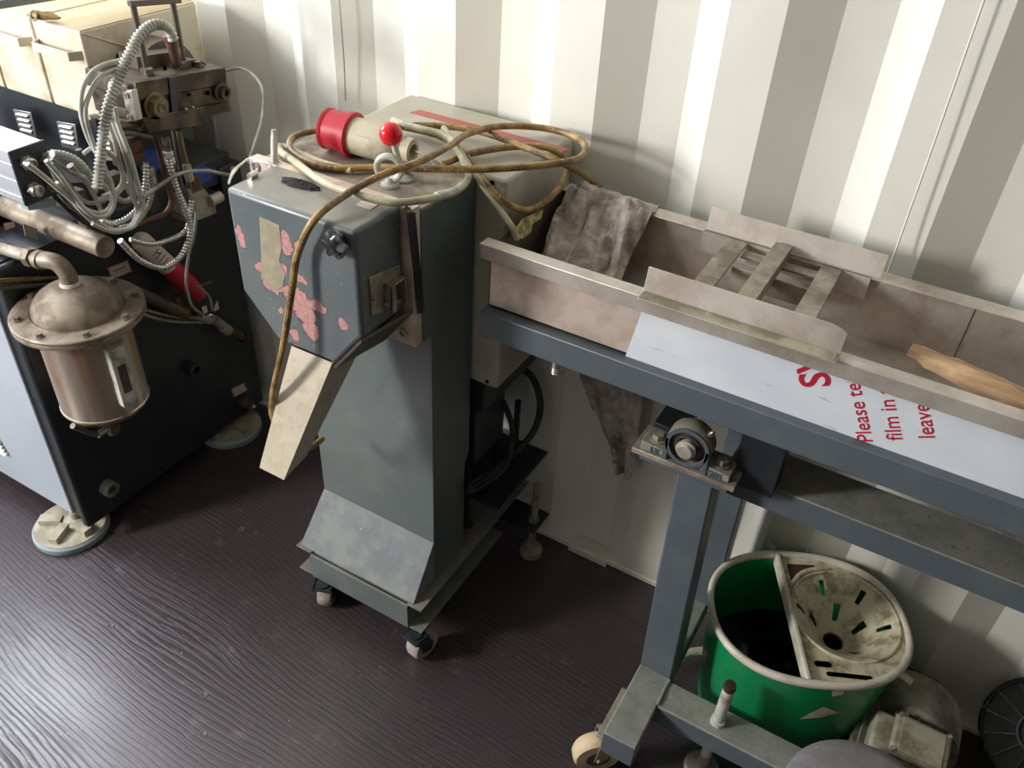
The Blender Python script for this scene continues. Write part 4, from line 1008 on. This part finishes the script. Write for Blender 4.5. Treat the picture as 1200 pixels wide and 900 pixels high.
H([(56, 192), (72, 220), (84, 238), (100, 250), (120, 258)], DX - .02, .0036, 'grey_cable', 'c')
H([(61, 180), (76, 182), (92, 190), (104, 204), (111, 221)], DX - .01, .0058, 'white_grey_cable')
H([(82, 194), (92, 206), (104, 214), (112, 226)], DX - .03, .0055, 'steel_dirty')
H([(70, 222), (84, 240), (98, 250), (112, 255), (128, 256)], DX - .05, .0055, 'steel_dark')
H([(171, 190), (171, 212), (166, 237), (152, 254), (134, 262), (118, 258)], DX - .01, .0052, 'steel_clean')
H([(197, 184), (202, 204), (210, 228), (220, 254), (223, 270), (216, 294), (204, 308), (188, 314), (166, 306), (150, 292), (141, 282)], DX + .01, .0052, 'steel_clean')
H([(225, 232), (222, 256), (216, 272), (196, 282), (176, 286), (152, 281)], DX, .0046, 'steel_clean')
H([(168, 231), (184, 220), (200, 209), (216, 202), (240, 200), (258, 203), (272, 206)], DX + .025, .0036, 'grey_cable', 'c')
H([(221, 222), (229, 244), (228, 270), (221, 300), (218, 328), (221, 348), (226, 360), (236, 368)], DX - .01, .0032, 'grey_cable', 'c')
H([(228, 334), (238, 340), (246, 350), (249, 364)], DX - .09, .0028, 'grey_cable', 'c')
H([(182, 158), (190, 188), (197, 216), (201, 236), (194, 250), (180, 256), (162, 262)], DX - .03, .0055, 'copper', 'c', 'copper_pipe')
H([(209, 152), (214, 176), (220, 200), (222, 222)], DX - .02, .0058, 'brass', 'c', 'brass_pipe')
H([(203, 150), (208, 180), (212, 205)], DX - .035, .005, 'steel_dark', 'c', 'steel_pipe')
H([(176, 205), (178, 225), (172, 245), (158, 262), (140, 268)], DX - .03, .0046, 'steel_dirty')
H([(206, 190), (212, 215), (222, 240), (228, 262), (226, 285)], DX - .02, .0042, 'steel_dark')
H([(112, 205), (128, 224), (146, 236), (158, 226), (150, 205)], DX - .045, .0046, 'steel_dirty')
H([(62, 228), (80, 246), (100, 262), (122, 270)], DX - .06, .0040, 'black_rubber', 'c')
H([(120, 190), (110, 215), (116, 240), (136, 246), (156, 240)], DX - .03, .0036, 'black_rubber', 'c')
for (q0, q1) in (((70, 232), (96, 226)), ((96, 262), (118, 270)), ((118, 214), (140, 206))):
    a = ox(*q0, DX - .09); b = ox(*q1, DX - .09); MB().obox((a + b) / 2, b - a, (1, 0, 0), (0, 0, 1), (b - a).length / 2, .012, .010).build('terminal_block', 'steel_dark', EX, bevel=.001)
# fittings
for (p0, p1, r, mt, X) in (((194, 160), (198, 186), .0082, 'steel_dark', DX), ((196, 176), (200, 192), .0095, 'steel_clean', DX), ((218, 192), (223, 212), .0085, 'steel_dirty', DX - .015), ((185, 296), (185, 297), .004, 'steel_dark', DX),
                           ((146, 158), (152, 192), .028, 'rust_red', DX - .05), ((176, 196), (180, 216), .008, 'steel_clean', DX - .04), ((147, 214), (160, 240), .006, 'steel_dirty', DX - .05), ((92, 175), (104, 206), .007, 'steel_dark', DX - .06)):
    a = ox(p0[0], p0[1], X); b = ox(p1[0], p1[1], X); m = MB().lathe([(r * .8, 0), (r, (b - a).length * .1), (r, (b - a).length * .45), (r * .9, (b - a).length * .5), (r, (b - a).length * .55), (r, (b - a).length * .95), (r * .8, (b - a).length)], a, b - a, 8 if r < .02 else 24); m.build('pipe_fitting', mt, EX)
H([(128, 148), (160, 146), (178, 152)], DX - .02, .007, 'brass', 'c', 'heater_ring'); H([(130, 156), (156, 156), (176, 160)], DX - .015, .006, 'steel_dark', 'c', 'heater_ring')
# valve block at the rear right
fx(((214, 232), (240, 222), (252, 236), (254, 250), (222, 262), (212, 250)), DX - .08, .05, 'manifold_block', 'steel_dirty')
p = ox(246, 236, DX - .075); m = MB().cyl(p, p + Vector((0, .03, 0)), .012, n=14); m.build('manifold_plug', 'steel', EX)
p = ox(231, 222, DX - .07); m = MB().prism(hexpts(p, Vector((1, 0, 0)), Vector((0, 1, 0)), .011), (0, 0, .025)); m.build('union_nut', 'brass', EX)
p = ox(233, 206, DX - .10); m = MB().obox(p, (0, 1, 0), (1, 0, 0), (0, 0, 1), .022, .014, .014); m.build('solenoid', 'blue_plastic', EX, bevel=.002)
p = ox(262, 205, DX - .13); m = MB().obox(p, (0, 1, 0), (1, 0, 0), (0, 0, 1), .03, .025, .03); m.build('solenoid', 'dark_plastic', EX, bevel=.003)
p = ox(263, 196, DX - .13); m = MB().lathe([(.026, 0), (.026, .008), (.015, .012), (.010, .016)], p, (0, 0, 1), 20); m.build('solenoid_cap', 'pad_top', EX)
p = ox(176, 188, DX - .10); m = MB().obox(p, (0, 1, 0), (1, 0, 0), (0, 0, 1), .018, .012, .018); m.build('solenoid', 'blue_plastic', EX, bevel=.002)
m = MB().box(-1.56, -1.40, 1.02, 1.25, .742, .80); m.build('valve_shelf', 'dark_paint', EX, bevel=.002)
fx(((80, 214), (160, 214), (166, 246), (110, 262), (84, 248)), DX - .14, .1, 'cable_tray', 'dark_plastic')

# filter vessel
VC = Vector((-1.345, (ox(18, 375, -1.345).y + ox(158, 358, -1.345).y) / 2, 0)); FZ = (ox(18, 375, -1.345).z + ox(158, 358, -1.345).z) / 2 + .005
VR = .083
zb_ = ox(118, 477, VC.x).z
m = MB().lathe([(.03, zb_ - .014), (.06, zb_ - .009), (.076, zb_), (VR, zb_ + .012), (VR + .0015, zb_ + .013), (VR + .0015, zb_ + .017), (VR, zb_ + .018), (VR, FZ - .008)], VC, (0, 0, 1), 56); ves = m.build('filter_vessel', 'vessel_steel', EX)
m = MB().lathe([(VR, FZ - .012), (.116, FZ - .012), (.118, FZ - .010), (.118, FZ - .0045), (.1165, FZ - .0035), (.1165, FZ - .0030), (.118, FZ - .002), (.118, FZ + .003), (.116, FZ + .005), (.06, FZ + .005)], VC, (0, 0, 1), 64); m.build('flange', 'vessel_dusty', ves)
pr = [(.0001 + .080 * cos(a), FZ + .005 + .052 * sin(a)) for a in [pi / 2 * k / 12 for k in range(13)]]
m = MB().lathe([(.084, FZ + .004), (.083, FZ + .007)] + pr, VC, (0, 0, 1), 56); m.build('dome', 'vessel_dusty', ves, ang=60)
for k in range(8):
    a = 2 * pi * k / 8 + .25; b = VC + Vector((.102 * cos(a), .102 * sin(a), FZ + .005))
    bolt('bolt', b, (0, 0, 1), .0065, .008, 'vessel_dusty', ves)
    bolt('nut', b - Vector((0, 0, .018)), (0, 0, -1), .006, .008, 'steel_clean', ves)
# elbow and inlet pipe on the dome
e = [oy(84, 331, VC.y), oy(80, 317, VC.y), oy(66, 308, VC.y - .0), oy(50, 312, VC.y)]
tp = VC + Vector((0, 0, FZ + .055)); Pp = [tp, tp + Vector((0, 0, .022)), tp + Vector((-.012, -.004, .042)), tp + Vector((-.034, -.010, .045)), tp + Vector((-.05, -.013, .042))]
MB().tube(spline(Pp, .004), .0155, 16).build('elbow', 'vessel_dusty', ves)
MB().lathe([(.017, 0), (.019, .004), (.017, .010)], tp + Vector((0, 0, -.002)), (0, 0, 1), 20).build('thread_seal', 'label_white', ves)
dd = Vector((-1, -.02, -.10)).normalized(); s0 = Pp[-1]
m = MB().lathe([(.0175, -.008), (.0175, .004), (.013, .006), (.013, .014)], s0, dd, 20); m.build('socket_end', 'vessel_dusty', ves)
u_ = dd.orthogonal().normalized(); m = MB().prism(hexpts(s0 + dd * .016, u_, dd.cross(u_), .0185), dd * .018); m.build('union_nut', 'vessel_dusty', ves, ang=20)
m = MB().lathe([(.0115, .034), (.0115, .07), (.010, .3)], s0, dd, 18); m.build('inlet_pipe', 'steel_dirty', ves)
# sight glass
gd = Vector((.995, -.10, 0)).normalized(); gs = Vector((.10, .995, 0)).normalized(); gc = VC + gd * (VR + .008)
zt = FZ - .042; zl = zb_ + .048
gdc = Vector((gc.x, gc.y, (zt + zl) / 2))
m = MB().obox(gdc, gs, gd, (0, 0, 1), .0165, .010, (zt - zl) / 2); sg = m.build('sight_glass', 'cast_grey', ves, bevel=.002)
m = MB().obox(gdc + gd * .010 + Vector((0, 0, -.004)), gs, gd, (0, 0, 1), .0085, .0012, .032); m.build('glass_window', 'amber_glass', sg, bevel=.001)
for z in (zt - .014, zl + .014): m = MB().lathe([(.0095, 0), (.0095, .003), (.007, .004), (.0001, .003)], Vector((gc.x, gc.y, z)) + gd * .010, gd, 20, cap=False); m.build('screw_cap', 'cast_grey', sg)
# drain valve and lever
dv = ox(131, 500, VC.x + .035) + Vector((0, 0, .012)); MB().tube([dv + Vector((-.03, 0, .02)), dv + Vector((-.012, 0, .012)), dv], .008, 10).build('drain_pipe', 'brass', ves); m = MB().lathe([(.012, .012), (.012, -.004), (.016, -.006), (.016, -.018), (.011, -.02), (.011, -.028)], dv, (0, 0, 1), 8); m.build('drain_valve', 'brass', ves)
m = MB().cyl(dv + Vector((0, -.010, -.010)), dv + Vector((0, -.034, -.010)), .007, n=10); m.build('valve_stem', 'steel_clean', ves)
la = dv + Vector((0, -.034, -.006)); lb = ox(85, 499, la.x + .006)
m = MB().tube([la + Vector((0, 0, -.002)), la.lerp(lb, .3) + Vector((0, -.004, .0)), la.lerp(lb, .7), lb], [.006, .005, .007, .006], 8); m.build('valve_lever', 'steel_dark', ves)
p = ox(165, 466, VC.x + .04); m = MB().lathe([(.008, -.02), (.008, 0), (.010, .001), (.010, .007), (.006, .008), (.006, .016), (.004, .018)], p, (.3, .9, -.1), 12); m.build('bleed_cock', 'brass', ves)
fx(((161, 434), (165, 433), (168, 446), (164, 447)), VC.x + .02, .002, 'tag_plate', 'label_white', ves)

# ports, fittings and labels on the cabinet side
for (px, py, r) in ((222, 430, .017), (124, 570, .019), (135, 405, .02)):
    p = ox(px, py, SXF); m = MB().lathe([(r, 0), (r, .022), (r * .92, .024), (r * .62, .024), (r * .55, .004), (.0001, .004)], p, (1, 0, 0), 24, cap=False); m.build('pipe_socket', 'grey_cable' if px == 124 else 'dark_paint', EX)
p = ox(283, 470, SXF); m = MB().lathe([(.014, 0), (.014, .02), (.011, .022), (.011, .038), (.006, .04)], p, (1, 0, 0), 14); m.build('pipe_socket', 'steel_dark', EX); m = MB().ball(p + Vector((.044, 0, 0)), .006, 10); m.build('socket_plug', 'steel_clean', EX)
def label(pp, lines=True):
    q = [ox(a, b, SXF + .0015) for a, b in pp]
    g = MB().prism(q, (.0006, 0, 0)).build('label_plate', 'label_red', EX)
    c = sum(q, Vector()) / 4; q2 = [c + (v - c) * .86 + Vector((.0007, 0, 0)) for v in q]
    MB().prism(q2, (.0004, 0, 0)).build('label_face', 'label_white', g)
    X_ = (q[1] - q[0]).normalized(); Y_ = (q[0] - q[3]).normalized(); h = (q[0] - q[3]).length; w_ = (q[1] - q[0]).length
    if lines:
        for k, (t, a, b) in enumerate(((.36, .2, .78), (.62, .15, .85))):
            for j in range(6 if k == 0 else 9):
                n_ = 6 if k == 0 else 9; xx = a + (b - a) * (j + .15) / n_
                o_ = q[0] - Y_ * h * t + X_ * w_ * xx + Vector((.0012, 0, 0))
                MB().prism([o_, o_ + X_ * w_ * (b - a) / n_ * .6, o_ + X_ * w_ * (b - a) / n_ * .6 - Y_ * h * (.14 if k == 0 else .07), o_ - Y_ * h * (.14 if k == 0 else .07)], (.0002, 0, 0)).build('printed_line', 'ink', g) if j % 4 != 3 or k == 0 else None
label(((125, 314), (150, 304), (155, 318), (130, 328)))
label(((270, 456), (286, 448), (290, 457), (274, 466)), False)
label(((4, 262), (17, 259), (18, 266), (6, 270)), False)
# ball valve with T handle, thin pipes
def seg(lst, X, prof_r, name, mat, n=18):
    for (p0, p1, r) in prof_r:
        a = ox(p0[0], p0[1], X); b = ox(p1[0], p1[1], X); L_ = (b - a).length
        MB().lathe([(r * .9, 0), (r, L_ * .06), (r, L_ * .94), (r * .9, L_)], a, b - a, n).build(name, mat, EX)
BXp = SXF + .035
seg(None, BXp, (((158, 340), (196, 358), .0125),), 'pipe_nipple', 'steel_dark')
seg(None, BXp, (((194, 357), (214, 366), .014),), 'valve_body', 'brass')
a = ox(214, 366, BXp); b = ox(222, 367, BXp + .012); d_ = (b - a).normalized(); m = MB().lathe([(.015, 0), (.0155, .010), (.0145, .016), (.010, .016), (.009, .004), (.0001, .004)], a, d_, 20, cap=False); m.build('valve_mouth', 'brass', EX)
p = ox(207, 352, BXp); m = MB().cyl(p + Vector((0, 0, -.012)), p + Vector((0, 0, .012)), .010, n=12); m.build('valve_bonnet', 'copper', EX)
m = MB().obox(ox(236, 334, BXp), ox(254, 328, BXp) - ox(222, 340, BXp), (1, 0, 0), (0, 0, 1), .030, .004, .003); m.build('valve_handle', 'brass', EX, bevel=.001)
p = ox(158, 343, BXp + .005); m = MB().lathe([(.013, 0), (.0145, .003), (.0145, .009), (.011, .009), (.010, .002), (.0001, .002)], p, (.95, -.2, .2), 22, cap=False); m.build('pipe_cap', 'steel_dirty', EX)
seg(None, BXp, (((234, 372), (247, 376), .010), ((251, 374), (262, 383), .0115), ((260, 382), (268, 388), .0135)), 'pipe_coupling', 'steel_dirty')
seg(None, BXp, (((266, 386), (284, 395), .0105),), 'copper_stub', 'copper')
a = ox(284, 395, BXp); b = ox(293, 400, BXp); m = MB().lathe([(.0125, 0), (.013, .010), (.012, .014), (.009, .014), (.008, .003), (.0001, .003)], a, b - a, 18, cap=False); m.build('stub_collar', 'rust_red', EX)
p = ox(247, 373, BXp + .012); m = MB().lathe([(.011, -.01), (.011, .004), (.0085, .006), (.005, .006), (.004, 0), (.0001, 0)], p, (.9, -.3, .3), 18, cap=False); m.build('quick_coupler', 'steel_clean', EX)
for (pp) in (((236, 360), (242, 358), (244, 366), (239, 368)), ((252, 358), (255, 352), (257, 362), (251, 365))): fx(pp, BXp + .012, .001, 'paper_tag', 'label_white')
H([(158, 359), (180, 366), (204, 371), (234, 373)], BXp, .0035, 'steel_dirty', 'c', 'thin_pipe'); H([(158, 365), (182, 373), (206, 377), (238, 378)], BXp, .0035, 'steel_dirty', 'c', 'thin_pipe')
H([(-10, 330), (40, 327), (90, 325)], SXF + .02, .005, 'brass', 'c', 'thin_pipe'); H([(-10, 338), (40, 334), (90, 333)], SXF + .02, .005, 'steel_dark', 'c', 'thin_pipe')

# red and white cartridge lying over the hoses
BO = thing('sealant_cartridge', 'white and red plastic cartridge wedged behind the looped steel hoses of the dark machine', 'cartridge', tuple(ox(190, 310, -1.41)))
a = ox(160, 278, -1.41); b = ox(234, 346, -1.41); L_ = (b - a).length; ax_ = b - a
m = MB().lathe([(.010, 0), (.018, .006), (.0215, .015), (.0215, L_ * .46)], a, ax_, 28); m.build('cartridge_body', 'label_white', BO)
m = MB().lathe([(.0217, L_ * .46), (.0217, L_ * .80), (.019, L_ * .88), (.016, L_), (.0001, L_ + .001)], a, ax_, 28); m.build('red_cap', 'red_plastic', BO)
for k in range(5):
    p = a + ax_.normalized() * (L_ * (.18 + .05 * k)); n_ = Vector((.8, -.4, .5)); n_ = (n_ - ax_.normalized() * n_.dot(ax_.normalized())).normalized(); s_ = ax_.normalized().cross(n_)
    MB().obox(p + n_ * .0214, ax_, s_, n_, .0009, .010, .0004).build('printed_line', 'ink', BO)
# crumpled thing on top of the cover
CT = thing('leather_scrap', 'small crumpled brown scrap lying on top of the cream barrel covers', 'scrap', tuple(oz(52, 20, 1.10)))
cc = oz(52, 21, 1.106); m = MB(); R = []
for k in range(9):
    t = k / 8; ring = []
    for i in range(12):
        a = 2 * pi * i / 12; r = .014 * sin(pi * min(max(t, .08), .94)) * (1 + .6 * noise.noise(Vector((cos(a) * 2, sin(a) * 2, t * 5))))
        ring.append(cc + Vector((.06 * (t - .5), r * cos(a) + .02 * (t - .5), max(-.004, r * .7 * sin(a)) + .003)))
    R.append(ring)
m.rings(R); m.build('scrap_body', 'brown_paper', CT, ang=20)
m = MB().tube([oz(40, 18, 1.112) + Vector((.009 * cos(a), .003 * sin(a), .008 * sin(a))) for a in [2 * pi * k / 16 for k in range(16)]], .002, 6, closed=True); m.build('metal_ring', 'brass', CT)
# thin sensor wire from the die to the granulator
C_ = [ox(264, 83, DX), ox(282, 80, DX + .02), ox(298, 89, DX + .06), ox(308, 107, DX + .1), ox(307, 138, DX + .14), ox(298, 169, DX + .18), ox(291, 190, DX + .23)]
SW_ = tag(cable(C_, .0026, .008, 7).build('sensor_wire', 'grey_cable'), 'thin grey sensor wire arching from the die block down to the pelletizer plate', 'wire')
